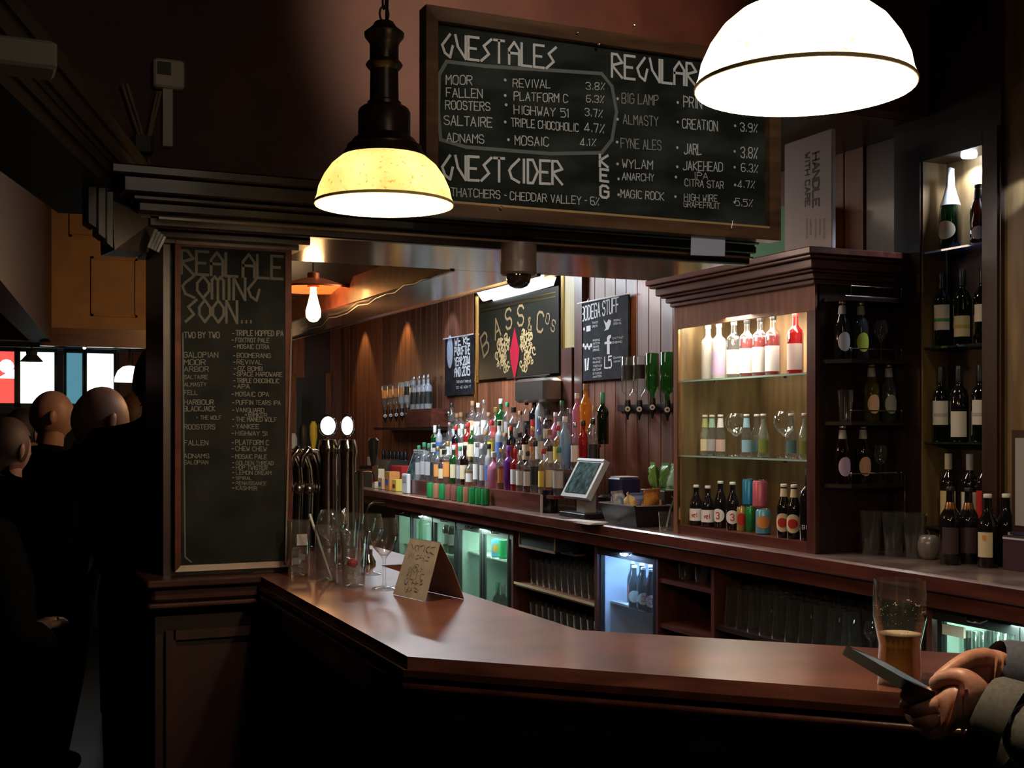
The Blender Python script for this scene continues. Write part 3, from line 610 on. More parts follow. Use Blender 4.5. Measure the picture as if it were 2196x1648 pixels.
# chalk-dusted border drawn around the guest list
smear = P('chalk_smear', (.16, .18, .175), .9)
mbd = MB(); pts = [(945, 300), (940, 240), (942, 160), (958, 132), (1040, 142), (1200, 152), (1290, 158), (1312, 185), (1322, 240), (1312, 300), (1290, 328), (1180, 330), (1000, 316), (945, 300)]
ribbon(mbd, [onY(a, b_, YL + .001) for a, b_ in pts], .010, NY); mbd.build('chalk_border', smear, ch, smooth=False)
screws = MB()
for px, py in ((1238, 70), (1284, 95), (1360, 55), (1075, 446), (1570, 470)): screws.sphere(onY(px, py, YB - .019), .005, 8, 6)
for px, py in ((1572, 468), ): screws.tube([onY(px, py, YB - .02), onY(px - 3, py + 22, YB - .022)], .0014, 6)
screws.build('fixing', chrome, ch)

# ================================================================== PILLAR CHALKBOARD
YP = 3.362
px0, px1 = fy(373, YP), fy(622, YP); pz0, pz1 = 1.117, 1.997
pb_ = thing('pillar_chalkboard', 'tall narrow chalkboard on the pillar headed Real Ale Coming Soon', 'chalkboard', ((px0 + px1) / 2, YP, pz0))
MB().box(px0 + .01, px1 - .01, YP - .008, YP + .005, pz0 + .01, pz1 - .01).build('slate', noisy('slate_board_dark', (.009, .010, .011), (.021, .024, .026), .85, (3, 1, 3), detail=4, spec=.1), pb_, smooth=False)
for q, dd in mitre(px0, px1, pz0, pz1, .016, YP - .018, YP + .004):
    MB().ext(q, (0, 0, 0), (0, dd, 0)).build('frame_rail', mahog, pb_, smooth=False)
YQ = YP - .0085
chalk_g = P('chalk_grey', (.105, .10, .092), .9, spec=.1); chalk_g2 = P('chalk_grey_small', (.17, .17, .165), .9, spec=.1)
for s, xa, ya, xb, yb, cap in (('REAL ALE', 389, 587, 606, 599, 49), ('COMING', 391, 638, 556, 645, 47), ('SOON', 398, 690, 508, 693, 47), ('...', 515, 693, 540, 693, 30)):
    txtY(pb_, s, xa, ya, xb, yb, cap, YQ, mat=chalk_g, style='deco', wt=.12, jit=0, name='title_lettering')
rows = [('TWO BY TWO', 395, 725, 470, 12), ('TRIPLE HOPPED IPA', 506, 720, 607, 11), ('FOXTROT PALE', 505, 734, 577, 9), ('MOSAIC CITRA', 509, 748, 577, 9), ('GALOPIAN', 394, 767, 467, 11), ('BOOMERANG', 508, 767, 580, 9),
 ('MOOR', 395, 783, 440, 11), ('REVIVAL', 508, 781, 562, 9), ('ARBOR', 395, 797, 447, 10), ('OZ BOMB', 510, 795, 562, 9), ('SALTAIRE', 395, 813, 445, 8), ('SPACE HARDWARE', 508, 807, 605, 9), ('ALMASTY', 395, 829, 442, 8),
 ('TRIPLE CHOCOHOLIC', 508, 821, 598, 9), ('APA', 509, 833, 535, 9), ('FELL', 395, 847, 423, 9), ('MOSAIC OPA', 505, 850, 576, 9), ('HARBOUR', 395, 868, 458, 10), ('PUFFIN TEARS IPA', 506, 868, 601, 9), ('BLACKJACK', 394, 882, 461, 10),
 ('VANGUARD', 506, 884, 566, 9), ('BIMKER', 533, 894, 572, 8), ('+ THE WOLF', 420, 900, 474, 8), ('THE MANED WOLF', 506, 904, 593, 9), ('ROOSTERS', 395, 921, 461, 10), ('YANKEE', 506, 919, 555, 9), ('HIGHWAY 51', 505, 934, 573, 9), ('FALLEN', 395, 955, 446, 10),
 ('PLATFORM C', 505, 954, 576, 10), ('CHEW CHEW', 505, 967, 571, 9), ('ADNAMS', 394, 983, 448, 9), ('MOSAIC PALE', 505, 984, 572, 9), ('GALOPIAN', 395, 996, 446, 8), ('GOLDEN THREAD', 506, 997, 586, 8), ('HOP TWISTER', 506, 1007, 573, 8),
 ('LEMON DREAM', 506, 1018, 581, 8), ('SPIRAL', 506, 1029, 540, 7), ('RENAISSANCE', 506, 1040, 571, 7), ('KASHMIR', 506, 1051, 551, 8)]
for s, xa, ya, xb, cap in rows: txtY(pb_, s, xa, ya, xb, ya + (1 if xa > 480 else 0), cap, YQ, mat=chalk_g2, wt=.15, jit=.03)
mbd = MB()
for r_ in rows:
    if r_[1] > 500:
        a = onY(r_[1] - 6, r_[2] - 4, YQ); mbd.add([a + Vector((x_, -.0012, z_)) for x_, z_ in ((-.003, -.0012), (.003, -.0012), (.003, .0012), (-.003, .0012))], [(0, 1, 2, 3)])
mbd.build('chalk_dashes', chalk_g2, pb_, smooth=False)
mbd = MB(); ribbon(mbd, [onY(a, b_, YQ + .001) for a, b_ in ((392, 715), (604, 722), (608, 800), (606, 1190), (590, 1200), (410, 1206), (397, 1195), (392, 715))], .004, NY)
mbd.build('chalk_border', P('chalk_faint', (.09, .10, .11), .9), pb_, smooth=False)
MB().tube([onY(625, 705, YP - .02), onY(612, 1208, YP - .02)], .0028, 6).build('edge_strip', P('frame_glint', (.45, .38, .30), .25, .6), pb_)  # pale strip added as the glint along the frame's edge

# ================================================================== PENDANT LAMPS
def shade_mat(name, base, es, tl):
    m, nt, out = nodes(name); N = nt.nodes.new; L = nt.links.new
    tc = N('ShaderNodeTexCoord'); nz = N('ShaderNodeTexNoise'); nz.inputs['Scale'].default_value = 110; nz.inputs['Detail'].default_value = 8
    n2 = N('ShaderNodeTexNoise'); n2.inputs['Scale'].default_value = 9; L(tc.outputs['Object'], n2.inputs[0])
    L(tc.outputs['Object'], nz.inputs[0]); cr = N('ShaderNodeValToRGB'); cr.color_ramp.elements[0].position = .30; cr.color_ramp.elements[1].position = .42
    cr.color_ramp.elements[0].color = (base[0] * .62, base[1] * .50, base[2] * .38, 1); cr.color_ramp.elements[1].color = (*base, 1); L(nz.outputs[0], cr.inputs[0])
    c2 = N('ShaderNodeValToRGB'); c2.color_ramp.elements[0].position = .35; c2.color_ramp.elements[1].position = .6; c2.color_ramp.elements[0].color = (.93, .80, .58, 1); c2.color_ramp.elements[1].color = (1, 1, 1, 1); L(n2.outputs[0], c2.inputs[0])
    mu = N('ShaderNodeMixRGB'); mu.blend_type = 'MULTIPLY'; mu.inputs[0].default_value = 1; L(cr.outputs[0], mu.inputs[1]); L(c2.outputs[0], mu.inputs[2])
    tr = N('ShaderNodeBsdfTranslucent'); L(mu.outputs[0], tr.inputs[0]); df = N('ShaderNodeBsdfDiffuse'); L(mu.outputs[0], df.inputs[0])
    mx = N('ShaderNodeMixShader'); mx.inputs[0].default_value = tl; L(df.outputs[0], mx.inputs[1]); L(tr.outputs[0], mx.inputs[2])
    em = N('ShaderNodeEmission'); L(mu.outputs[0], em.inputs[0]); em.inputs[1].default_value = es
    ad = N('ShaderNodeAddShader'); L(mx.outputs[0], ad.inputs[0]); L(em.outputs[0], ad.inputs[1]); L(ad.outputs[0], out.inputs[0]); return m
def pendant(label, px, d, zrim, sm, energy, dark_top=True):
    p = at(px, 440, d); p.z = zrim
    t = thing('pendant_lamp', label, 'lamp', p, group=None)
    outer = [(.1475, 0), (.1490, .004), (.1480, .009), (.1440, .018), (.1400, .038), (.1290, .062), (.1120, .086), (.0920, .103), (.072, .112)]
    inner = [(r - .004, h) for r, h in outer[::-1]]
    MB().lathe(outer + inner[:-1] + [(.1435, .001)], n=48, cap=False).build('shade', sm, t, world=False)
    MB().lathe([(.1478, .0015), (.1496, .002), (.1496, .0065), (.1484, .0075)], n=48, cap=False).build('shade_ring', P('dusty_ring', (.62, .50, .26), .8), t, world=False)
    prof = [(.090, .104), (.086, .114), (.080, .122), (.080, .128), (.072, .133), (.066, .142), (.058, .148), (.056, .150), (.056, .200), (.052, .208), (.046, .212), (.036, .214), (.036, .222), (.031, .226), (.030, .290),
            (.036, .296), (.040, .302), (.036, .308), (.031, .312), (.031, .345), (.034, .352), (.042, .362), (.043, .370), (.036, .376), (.026, .384), (.020, .394), (.006, .398)]
    MB().lathe(prof, n=32).build('fitting', bronze, t, world=False)
    chn = MB(); z = .395
    k = 0
    while z + zrim < 3.24:
        ring = [(math.cos(a) * .010, math.sin(a) * .017 + z + .017) for a in [i * math.pi / 5 for i in range(11)]]
        chn.tube([((u, 0, v) if k % 2 == 0 else (0, u, v)) for u, v in ring], .0026, 5, cap=False); z += .0275; k += 1
    chn.build('chain', bronze, t, world=False)
    MB().tube([(.005, 0, .39), (.012, .004, .6), (.004, 0, .8), (.006, 0, 3.24 - zrim)], .0035, 6).build('flex', black_m, t, world=False)
    MB().lathe([(.008, .112), (.014, .10), (.016, .085), (.024, .078), (.030, .062), (.028, .048), (.016, .040), (.001, .038)], n=16).build('bulb', emit('bulb_warm', (1, .80, .45), 45), t, world=False)
    MB().lathe([(.020, .1), (.020, .118)], n=14).build('lampholder', black_m, t, world=False)
    light('POINT', p + Vector((0, 0, .012)), energy, (1, .74, .46), .03)
    return t
pendant('smaller-looking pendant lamp with stained cream glass shade near the pillar chalkboard', 824, 2.65, 1.975, shade_mat('shade_stained', (1.0, .90, .50), .62, .3), 15)
pendant('bright pendant lamp with glowing white glass shade in front of the menu chalkboard', 1725, 1.69, 1.962, shade_mat('shade_bright', (1.0, .92, .68), 3.2, .3), 22)
# copper filament pendant over the far end of the bar
cp = at(672, 622, 5.2); fil = thing('copper_pendant', 'copper disc pendant lamp with a bare glowing filament bulb', 'lamp', cp)
copper = P('copper', (.80, .26, .10), .42, .7)
MB().lathe([(.001, .050), (.05, .046), (.10, .030), (.175, .008), (.178, .0), (.17, .003), (.10, .020), (.05, .032), (.001, .036)], n=36, cap=False).build('disc_shade', copper, fil, world=False)
MB().lathe([(.025, .01), (.025, .07), (.012, .075)], n=16).build('lampholder', copper, fil, world=False)
MB().tube([(0, 0, .07), (0, 0, 2.79 - cp.z)], .004, 6).build('flex', black_m, fil, world=False)
MB().lathe([(.012, .01), (.014, -.02), (.024, -.06), (.032, -.09), (.030, -.115), (.016, -.132), (.001, -.136)], n=20).build('bulb', emit('bulb_filament', (1, .52, .16), 30), fil, world=False)
light('POINT', cp + Vector((0, 0, -.165)), 14, (1, .52, .2), .04)
# CCTV dome under the canopy
cc = onZ  # noqa
dp = at(1112, 545, dep(1.55, 3.6)); dx, dy = onZ(1112, 524, 2.02).x, onZ(1112, 524, 2.02).y
dl = thing('dome_camera', 'dark dome security camera mounted under the canopy soffit', 'camera', (dx, dy, 2.02))
rk = .052
MB().lathe([(rk, 0), (rk, -.045), (rk * .98, -.05), (rk, -.055), (rk, -.082), (rk * .9, -.088)], n=28).build('housing', P('dome_housing', (.11, .07, .055), .4), dl, world=False)
MB().lathe([(.036, -.086), (.036, -.095), (.033, -.108), (.025, -.119), (.012, -.125), (.001, -.126)], n=24).build('dome', P('smoked_dome', (.02, .012, .010), .05, coat=1), dl, world=False)
# ================================================================== BOTTLES, CANS, GLASSES
ORD = ['', 'first', 'second', 'third', 'fourth', 'fifth', 'sixth', 'seventh', 'eighth', 'ninth', 'tenth', 'eleventh', 'twelfth', 'thirteenth', 'fourteenth', 'fifteenth', 'sixteenth', 'seventeenth',
       'eighteenth', 'nineteenth', 'twentieth', 'twenty-first', 'twenty-second', 'twenty-third', 'twenty-fourth', 'twenty-fifth', 'twenty-sixth', 'twenty-seventh', 'twenty-eighth', 'twenty-ninth', 'thirtieth']
KIND = {  # profile, (cap r, z0, z1), label band, label radius
 'spirit': ([(.034, 0), (.037, .006), (.037, .185), (.033, .202), (.018, .216), (.0135, .228), (.013, .270)], (.0155, .262, .298), (.045, .15)),
 'slim':   ([(.029, 0), (.032, .006), (.032, .20), (.026, .225), (.0135, .245), (.013, .29)], (.015, .28, .315), (.05, .16)),
 'squat':  ([(.042, 0), (.046, .008), (.046, .12), (.040, .145), (.020, .165), (.014, .178), (.014, .205)], (.018, .20, .236), (.03, .10)),
 'round':  ([(.030, 0), (.042, .015), (.050, .05), (.048, .09), (.030, .125), (.014, .148), (.013, .20)], (.016, .195, .225), (.03, .075)),
 'wine':   ([(.034, 0), (.037, .005), (.037, .190), (.032, .212), (.016, .232), (.0145, .24), (.0145, .305)], (.0155, .245, .312), (.07, .155)),
 'champ':  ([(.040, 0), (.044, .006), (.0445, .14), (.040, .18), (.026, .225), (.017, .26), (.015, .31)], (.0175, .318, .338), (.045, .105)),
 'beer':   ([(.028, 0), (.0305, .005), (.0305, .125), (.027, .145), (.0155, .175), (.013, .19), (.0125, .222)], (.0145, .216, .229), (.03, .095)),
 'stubby': ([(.030, 0), (.033, .005), (.033, .10), (.030, .12), (.017, .145), (.0135, .16), (.013, .195)], (.0145, .190, .203), (.025, .085)),
 'mixer':  ([(.024, 0), (.0265, .004), (.0265, .085), (.024, .10), (.015, .130), (.0115, .15), (.011, .185)], (.0128, .18, .190), (.02, .075)),
 'ale':    ([(.034, 0), (.0375, .005), (.0375, .155), (.033, .18), (.019, .205), (.0145, .225), (.0135, .272)], (.016, .265, .28), (.03, .13)),
}
MC = {}
def cached(key, fn):
    if key not in MC: MC[key] = fn()
    return MC[key]
def arc_patch(r, z0, z1, half, n=10, oval=False):
    mb = MB(); vs = []; 
    if oval:
        zc, rz_ = (z0 + z1) / 2, (z1 - z0) / 2; n = 14
        for i in range(n + 1):
            u = -math.cos(math.pi * i / n); h = max(math.sin(math.pi * i / n), .02) * rz_; a = -math.pi / 2 + u * half
            vs += [((r + .0006) * math.cos(a), (r + .0006) * math.sin(a), zc - h), ((r + .0006) * math.cos(a), (r + .0006) * math.sin(a), zc + h)]
        return mb.add(vs, [(2 * i, 2 * i + 2, 2 * i + 3, 2 * i + 1) for i in range(n)])
    for i in range(n + 1):
        a = -math.pi / 2 - half + 2 * half * i / n
        vs += [(r * math.cos(a), r * math.sin(a), z0), (r * math.cos(a), r * math.sin(a), z1)]
    return mb.add(vs, [(2 * i, 2 * i + 2, 2 * i + 3, 2 * i + 1) for i in range(n)])
def face_cam(x, y): return math.atan2(-y, -x) + math.pi / 2
def bottle(kind, gm, capm, labm, loc, label, cat='bottle', group=None, rz=None, oval=False, half=1.1, band=None, liquid=None, lvl=.8, s=1.0, sides=16, neck=None, text=None, tmat=None, tcap=.02, twide=.9, foil=None, sub=True, inverted=False):
    prof, cap, lb = KIND[kind]; band = band or lb
    t = thing('bottle' if cat == 'bottle' else cat, label, cat, loc, group=group)
    t.rotation_euler = (0 if not inverted else math.pi, 0, (face_cam(loc[0], loc[1]) if rz is None else rz)); t.scale = (s, s, s)
    inst('body', cached(('b', kind, gm.name, sides), lambda: MB().lathe(prof, n=sides).mesh('body', gm)), t)
    if capm: inst('cap', cached(('c', kind, capm.name), lambda: MB().lathe([(cap[0] * .97, cap[1]), (cap[0], cap[1] + .002), (cap[0], cap[2] - .002), (cap[0] * .9, cap[2])], n=14).mesh('cap', capm)), t)
    if labm:
        rr = max(p[0] for p in prof) + .0008
        if sides == 4: rr = rr * .78
        inst('label', cached(('l', kind, labm.name, band, half, oval), lambda: arc_patch(rr, band[0], band[1], half, oval=oval).mesh('label', labm)), t)
    if liquid:
        def lq():
            q = []; H = prof[-1][1] * lvl
            for (r, h) in prof:
                if h <= H: q.append((max(r - .0025, .004), h + .003))
            return MB().lathe(q + [(q[-1][0] * .85, H)], n=sides).mesh('liquid', liquid)
        inst('liquid', cached(('q', kind, liquid.name, sides, lvl), lq), t)
    if neck:
        i = next(k for k, p in enumerate(prof) if p[0] < .022)
        inst('neck_label', cached(('n', kind, neck.name), lambda: MB().lathe([(prof[i][0] + .001, prof[i][1]), (prof[-1][0] + .0012, prof[-1][1] - .012)], n=14, cap=False).mesh('neck_label', neck)), t)
    if foil:
        fp = [(r + .0008, h) for r, h in prof if h > foil[1]]
        inst('foil', cached(('f', kind, foil[0].name), lambda: MB().lathe(fp + [(.016, prof[-1][1] + .02), (.001, prof[-1][1] + .028)], n=16, cap=False).mesh('foil', foil[0])), t)
    if text:
        rr = max(p[0] for p in prof) + .0018; st, wd = strokes(text, 'hand', 0); mb = MB(); zc = (band[0] + band[1]) / 2 - tcap / 2
        for p in st:
            pts = []
            for q in p:
                a = -math.pi / 2 + (q[0] / wd - .5) * twide; pts.append(Vector((rr * math.cos(a), rr * math.sin(a), zc + q[1] * tcap)))
            ribbon(mb, pts, tcap * .16, Vector((0, -1, 0)))
        o = mb.build('label_lettering', tmat, t, world=False, smooth=False)
    return t
def LP(name, col, r=.55): return P(name, col, r)
white_l = LP('label_white', (.78, .78, .76)); cream_l = LP('label_cream', (.72, .62, .40)); grey_l = LP('label_grey', (.42, .42, .42)); black_l = LP('label_black', (.02, .02, .02))
red_l = LP('label_red', (.50, .02, .02)); orange_l = LP('label_orange', (.75, .30, .08)); yell_l = LP('label_yellow', (.80, .62, .10)); blue_l = LP('label_blue', (.08, .16, .45)); green_l = LP('label_green', (.05, .30, .12)); purple_l = LP('label_purple', (.25, .05, .40)); peach_l = LP('label_peach', (.85, .50, .28)); lime_l = LP('label_lime', (.60, .75, .10)); lilac_l = LP('label_lilac', (.55, .42, .62))
g_clear = glass('bottle_clear', (.93, .96, .97), .05, (.8, .9, .95), .5)
g_brown = glass('bottle_brown', (.16, .05, .02), .10, (.06, .02, .01), .4)
g_black = P('bottle_black', (.008, .008, .010), .07, coat=.5)
g_green = glass('bottle_green', (.20, .55, .22), .18, (.03, .25, .06), .45)
g_dgreen = glass('bottle_dark_green', (.05, .16, .06), .12, (.015, .05, .02), .4)
g_blue = glass('bottle_frosted_blue', (.45, .70, .92), .55, (.36, .58, .78), .3, .25)
g_pink = glass('bottle_pink', (.95, .55, .70), .45, (.85, .35, .55), .4)
g_orange = glass('bottle_orange', (.95, .45, .10), .65, (.85, .30, .04), .35)
g_red = glass('bottle_red', (.75, .06, .06), .45, (.50, .03, .03), .4)
g_purple = glass('bottle_purple', (.40, .12, .65), .4, (.30, .08, .50), .4)
g_frost = glass('bottle_frosted', (.85, .90, .95), .45, (.70, .78, .85), .3, .25)
l_amber = glass('spirit_amber', (.85, .40, .08), .35, (.60, .22, .03), .1, .2); l_gold = glass('spirit_gold', (.95, .72, .25), .3, (.75, .48, .10), .1, .2)
l_dark = glass('spirit_dark', (.20, .06, .02), .4, (.10, .03, .01), .1, .2); l_red = glass('spirit_red', (.80, .08, .06), .5, (.55, .03, .03), .1, .2)
l_pale = glass('mixer_pale', (.85, .90, .70), .3, (.65, .72, .45), .1, .2)
c_black = P('cap_black', (.02, .02, .02), .35); c_white = P('cap_white', (.80, .80, .78), .4); c_gold = P('cap_gold', (.70, .50, .18), .3, .8); c_red = P('cap_red', (.50, .03, .03), .4); c_silver = P('cap_silver', (.65, .65, .65), .25, .9); c_cork = P('cap_cork', (.35, .20, .10), .7); c_green = P('cap_green', (.05, .25, .12), .4); c_purple = P('cap_purple', (.22, .08, .45), .4)

# ---- stepped display in front of the mirror
st_t = thing('stepped_display', 'dark red wooden stepped stand holding rows of spirit bottles', 'stand', (3.5, 8.0, ZC))
YS0, YS1 = fx(1158, 3.33), fx(880, 3.36)
steps_ = [(3.36, 1.075, fx(1190, 3.40), fx(893, 3.40)), (3.49, 1.235, fx(1262, 3.53), fx(925, 3.53)), (3.62, 1.395, fx(1285, 3.66), fx(962, 3.66))]
zprev = ZC
MB().box(3.335, 3.36, YS0, YS1, ZC, 1.077).build('front_board', mahog_y, st_t, smooth=False)
MB().box(3.333, 3.345, YS0 - .012, YS0, ZC, 1.077).build('end_trim', P('pale_trim', (.45, .38, .34), .4), st_t, smooth=False)
for i, (x_, z_, ya, yb) in enumerate(steps_):
    MB().box(x_, x_ + .13 if i < 2 else XW - .20, ya - .06, yb + .06, z_ - .02, z_).build('step_board', mahog_y, st_t, smooth=False)
    if i: MB().box(x_, x_ + .012, ya - .06, yb + .06, steps_[i - 1][1], z_ - .02).build('riser', dark, st_t, smooth=False)
pal = [  # kind, glass, cap, label, liquid, words
 ('spirit', g_clear, c_black, cream_l, l_amber, 'amber whisky bottle with cream label and black cap'), ('spirit', g_clear, c_white, white_l, None, 'clear gin bottle with white label and white cap'),
 ('slim', g_clear, c_silver, white_l, None, 'slim clear bottle with white label and silver cap'), ('spirit', g_green, c_white, cream_l, None, 'green bottle with cream label and white cap'),
 ('squat', g_clear, c_cork, white_l, l_gold, 'squat golden bottle with white label and cork'), ('spirit', g_clear, c_gold, orange_l, l_amber, 'amber bottle with orange label and gold cap'),
 ('slim', g_clear, c_black, black_l, None, 'slim clear bottle with black label'), ('spirit', g_clear, c_red, yell_l, l_gold, 'golden bottle with yellow label and red cap'),
 ('round', g_clear, c_cork, None, None, 'round clear glass bottle with cork and no label'), ('spirit', g_brown, c_black, cream_l, None, 'brown glass bottle with cream label'),
 ('squat', g_clear, c_silver, None, None, 'squat clear bottle without label and silver cap'), ('spirit', g_clear, c_cork, peach_l, l_amber, 'amber bottle with peach label and cork'),
 ('slim', g_frost, c_black, blue_l, None, 'frosted slim bottle with blue label'), ('spirit', g_black, c_red, red_l, None, 'black bottle with red label and red cap'),
 ('spirit', g_clear, c_green, grey_l, None, 'clear bottle with grey label and green cap'), ('squat', g_clear, c_black, cream_l, l_dark, 'squat dark rum bottle with cream label')]
special = {(0, 16): ('spirit', g_purple, c_purple, None, None, 'purple bottle with purple cap'), (0, 17): ('spirit', g_red, c_red, white_l, None, 'red bottle with white label'), (0, 14): ('squat', g_pink, c_white, None, None, 'squat pale pink bottle'),
           (0, 19): ('spirit', g_clear, c_black, white_l, l_dark, 'dark liqueur bottle with white label'), (1, 20): ('slim', g_blue, c_white, None, None, 'tall frosted blue bottle'), (1, 22): ('slim', g_red, c_black, None, None, 'tall ruby red bottle'),
           (2, 21): ('slim', g_orange, c_cork, None, None, 'tall orange bottle'), (2, 20): ('slim', g_pink, c_white, None, None, 'tall pink bottle with white cap'), (2, 23): ('wine', g_dgreen, c_green, None, None, 'dark green bottle with green foil cap'),
           (1, 0): ('wine', g_green, c_white, white_l, None, 'tall green bottle with white cap and white label'), (1, 6): ('spirit', g_red, c_red, cream_l, None, 'red bottle with cream label'), (2, 8): ('squat', g_clear, c_gold, red_l, l_gold, 'squat gold bottle with red label'),
           (2, 17): ('round', g_pink, c_white, None, None, 'round magenta pink bottle')}
rr = random.Random(11); names = ('lowest', 'middle', 'top')
for i, (x_, z_, ya, yb) in enumerate(steps_):
    n = 24; idx = [rr.randrange(len(pal)) for _ in range(n)]
    for k in range(n):
        y_ = yb - (yb - ya) * k / (n - 1)
        kd = special.get((i, k)) or pal[idx[k]]
        words_ = '%s, %s from the till, %s step' % (kd[5], ORD[n - k], names[i])
        bottle(kd[0], kd[1], kd[2], kd[3], (x_ + .064 + rr.uniform(-.008, .008), y_, z_ + .0005), words_, group='spirit bottles on the stepped stand', rz=face_cam(3.5, y_) + rr.uniform(-.5, .5), liquid=kd[4], s=rr.uniform(.90, 1.08) * (1.15 if 'tall' in kd[5] and 'orange' in kd[5] else 1), lvl=rr.choice((.55, .62, .8)))
# a row of cans on the worktop in front of the stand
def can(r, h, body, loc, label, band=None, group=None, top=steel):
    t = thing('drink_can', label, 'can', loc, group=group); t.rotation_euler.z = face_cam(loc[0], loc[1])
    inst('body', cached(('can', r, h, body.name), lambda: MB().lathe([(r * .8, 0), (r, .006), (r, h - .010), (r * .86, h - .001)], n=20).mesh('body', body)), t)
    inst('lid', cached(('lid', r, h), lambda: MB().lathe([(r * .86, h - .002), (r * .87, h + .001), (r * .82, h + .001), (r * .80, h - .002)], n=20).mesh('lid', top)), t)
    if band: inst('label', cached(('cb', r, h, band.name), lambda: arc_patch(r + .0006, h * .25, h * .75, 1.0, oval=True).mesh('label', band)), t)
    return t
canm = [P('can_green', (.03, .34, .10), .3, .4), P('can_copper', (.50, .24, .14), .3, .4), P('can_green', (.03, .34, .10)), P('can_brown', (.34, .14, .11), .3, .4)]
cw = ('green', 'copper brown', 'green', 'reddish brown')
for k in range(10):
    y_ = fx(925 + k * 13, 3.295); kk = (0, 1, 0, 3, 3, 0, 1, 0, 0, 0)[k]
    can(.030, .115, canm[kk], (3.290, y_, ZC + .001), '%s soft drink can, %s from the far end before the stepped stand' % (cw[kk], ORD[k + 1]), None, 'cans in front of the stepped stand')

# ---- cabinet contents
def cabx(px, X=3.42): return (X, fx(px, X))
x_, y_ = cabx(1493, 3.37); bottle('stubby', g_black, c_white, white_l, (x_, y_, ZO0), 'stubby black beer bottle at the far end of the cabinet floor', text='vel', tmat=red_l, half=1.2, rz=face_cam(x_, y_) - .25)
x_, y_ = cabx(1518, 3.37); bottle('stubby', g_black, c_white, white_l, (x_, y_, ZO0), 'stubby black beer bottle with red vel lettering, second in the cabinet', text='vel', tmat=red_l, half=1.2, rz=face_cam(x_, y_) - .1)
x_, y_ = cabx(1545, 3.39); bottle('beer', g_black, c_white, white_l, (x_, y_, ZO0), 'tall black beer bottle with 3 label beside the stubby bottles', text='3', tmat=red_l, oval=True, half=1.1, tcap=.03, twide=.5, rz=face_cam(x_, y_) - .45)
x_, y_ = cabx(1571, 3.38); bottle('beer', g_black, c_white, white_l, (x_, y_, ZO0), 'tall black beer bottle with 3 label next to the gold can', text='3', tmat=red_l, oval=True, half=1.1, tcap=.03, twide=.5, rz=face_cam(x_, y_) - .05)
for px, X_, r, h, z, cm, bd, s in ((1590, 3.38, .022, .115, ZO0, P('can_gold', (.55, .40, .15), .3, .5), red_l, 'gold patterned can on the cabinet floor under the blue can'), (1609, 3.40, .021, .118, ZO0, canm[0], None, 'slim green can between gold and pictorial cans'),
    (1637, 3.37, .034, .115, ZO0, P('can_sky', (.16, .46, .60), .3, .4), orange_l, 'sky blue can with orange picture on the cabinet floor'), (1606, 3.44, .031, .125, ZO0 + .119, P('can_blue', (.04, .30, .58), .3, .4), None, 'bright blue can stacked above the lower cans'), (1630, 3.40, .034, .125, ZO0 + .119, P('can_pink', (.62, .14, .20), .35, .3), None, 'pinkish red can stacked above the lower cans')):
    can(r, h, cm, (X_, fx(px, X_), z), s, bd)
for px, s in ((1681, 'dark beer bottle with oval anchor label, nearer the stacked cans'), (1703, 'dark beer bottle with oval anchor label, next to the slim dark bottle')):
    x_, y_ = cabx(px, 3.36); b_ = bottle('beer', g_black, c_white, cream_l, (x_, y_, ZO0), s, oval=True, half=1.15, band=(.025, .105), neck=cream_l, s=1.04, rz=face_cam(x_, y_) - .2)
    inst('anchor_emblem', cached(('anc',), lambda: arc_patch(.0325, .045, .085, .7, oval=True).mesh('anchor_emblem', red_l)), b_)
x_, y_ = cabx(1733, 3.36); bottle('wine', g_black, c_black, None, (x_, y_, ZO0), 'slim dark bottle lettered BIZE DON by the cabinet stile', text='BIZE', tmat=white_l, band=(.03, .09), tcap=.016, twide=1.4)
mix = [(1512, 3.40, cream_l, l_pale, 'greenish necked'), (1527, 3.42, grey_l, None, 'green necked'), (1545, 3.38, P('label_pinkish', (.60, .42, .34), .5), None, 'white necked'), (1601, 3.38, P('label_skyblue', (.30, .52, .68), .5), None, 'blue necked'), (1623, 3.44, P('label_teal', (.10, .22, .24), .5), None, 'teal'),
       (1637, 3.38, P('label_olive', (.22, .27, .05), .5), l_pale, 'lime coloured'), (1697, 3.40, P('label_teal', (.10, .22, .24), .5), None, 'dark labelled'), (1726, 3.37, P('label_olive', (.22, .27, .05), .5), l_pale, 'olive labelled')]
for i, (px, X_, lm, lq, s) in enumerate(mix):
    bottle('mixer', g_clear, c_white, lm, (X_, fx(px, X_), ZG2 + .0005), '%s small mixer bottle, %s along the middle glass shelf' % (s, ORD[i + 1]), group='mixer bottles on the glass shelf', liquid=lq, lvl=.9, neck={2: white_l, 3: LP('neck_blue', (.35, .6, .75)), 1: LP('neck_green', (.35, .6, .45)), 0: LP('neck_olive', (.45, .5, .2))}.get(i), half=.9, s=1.05)
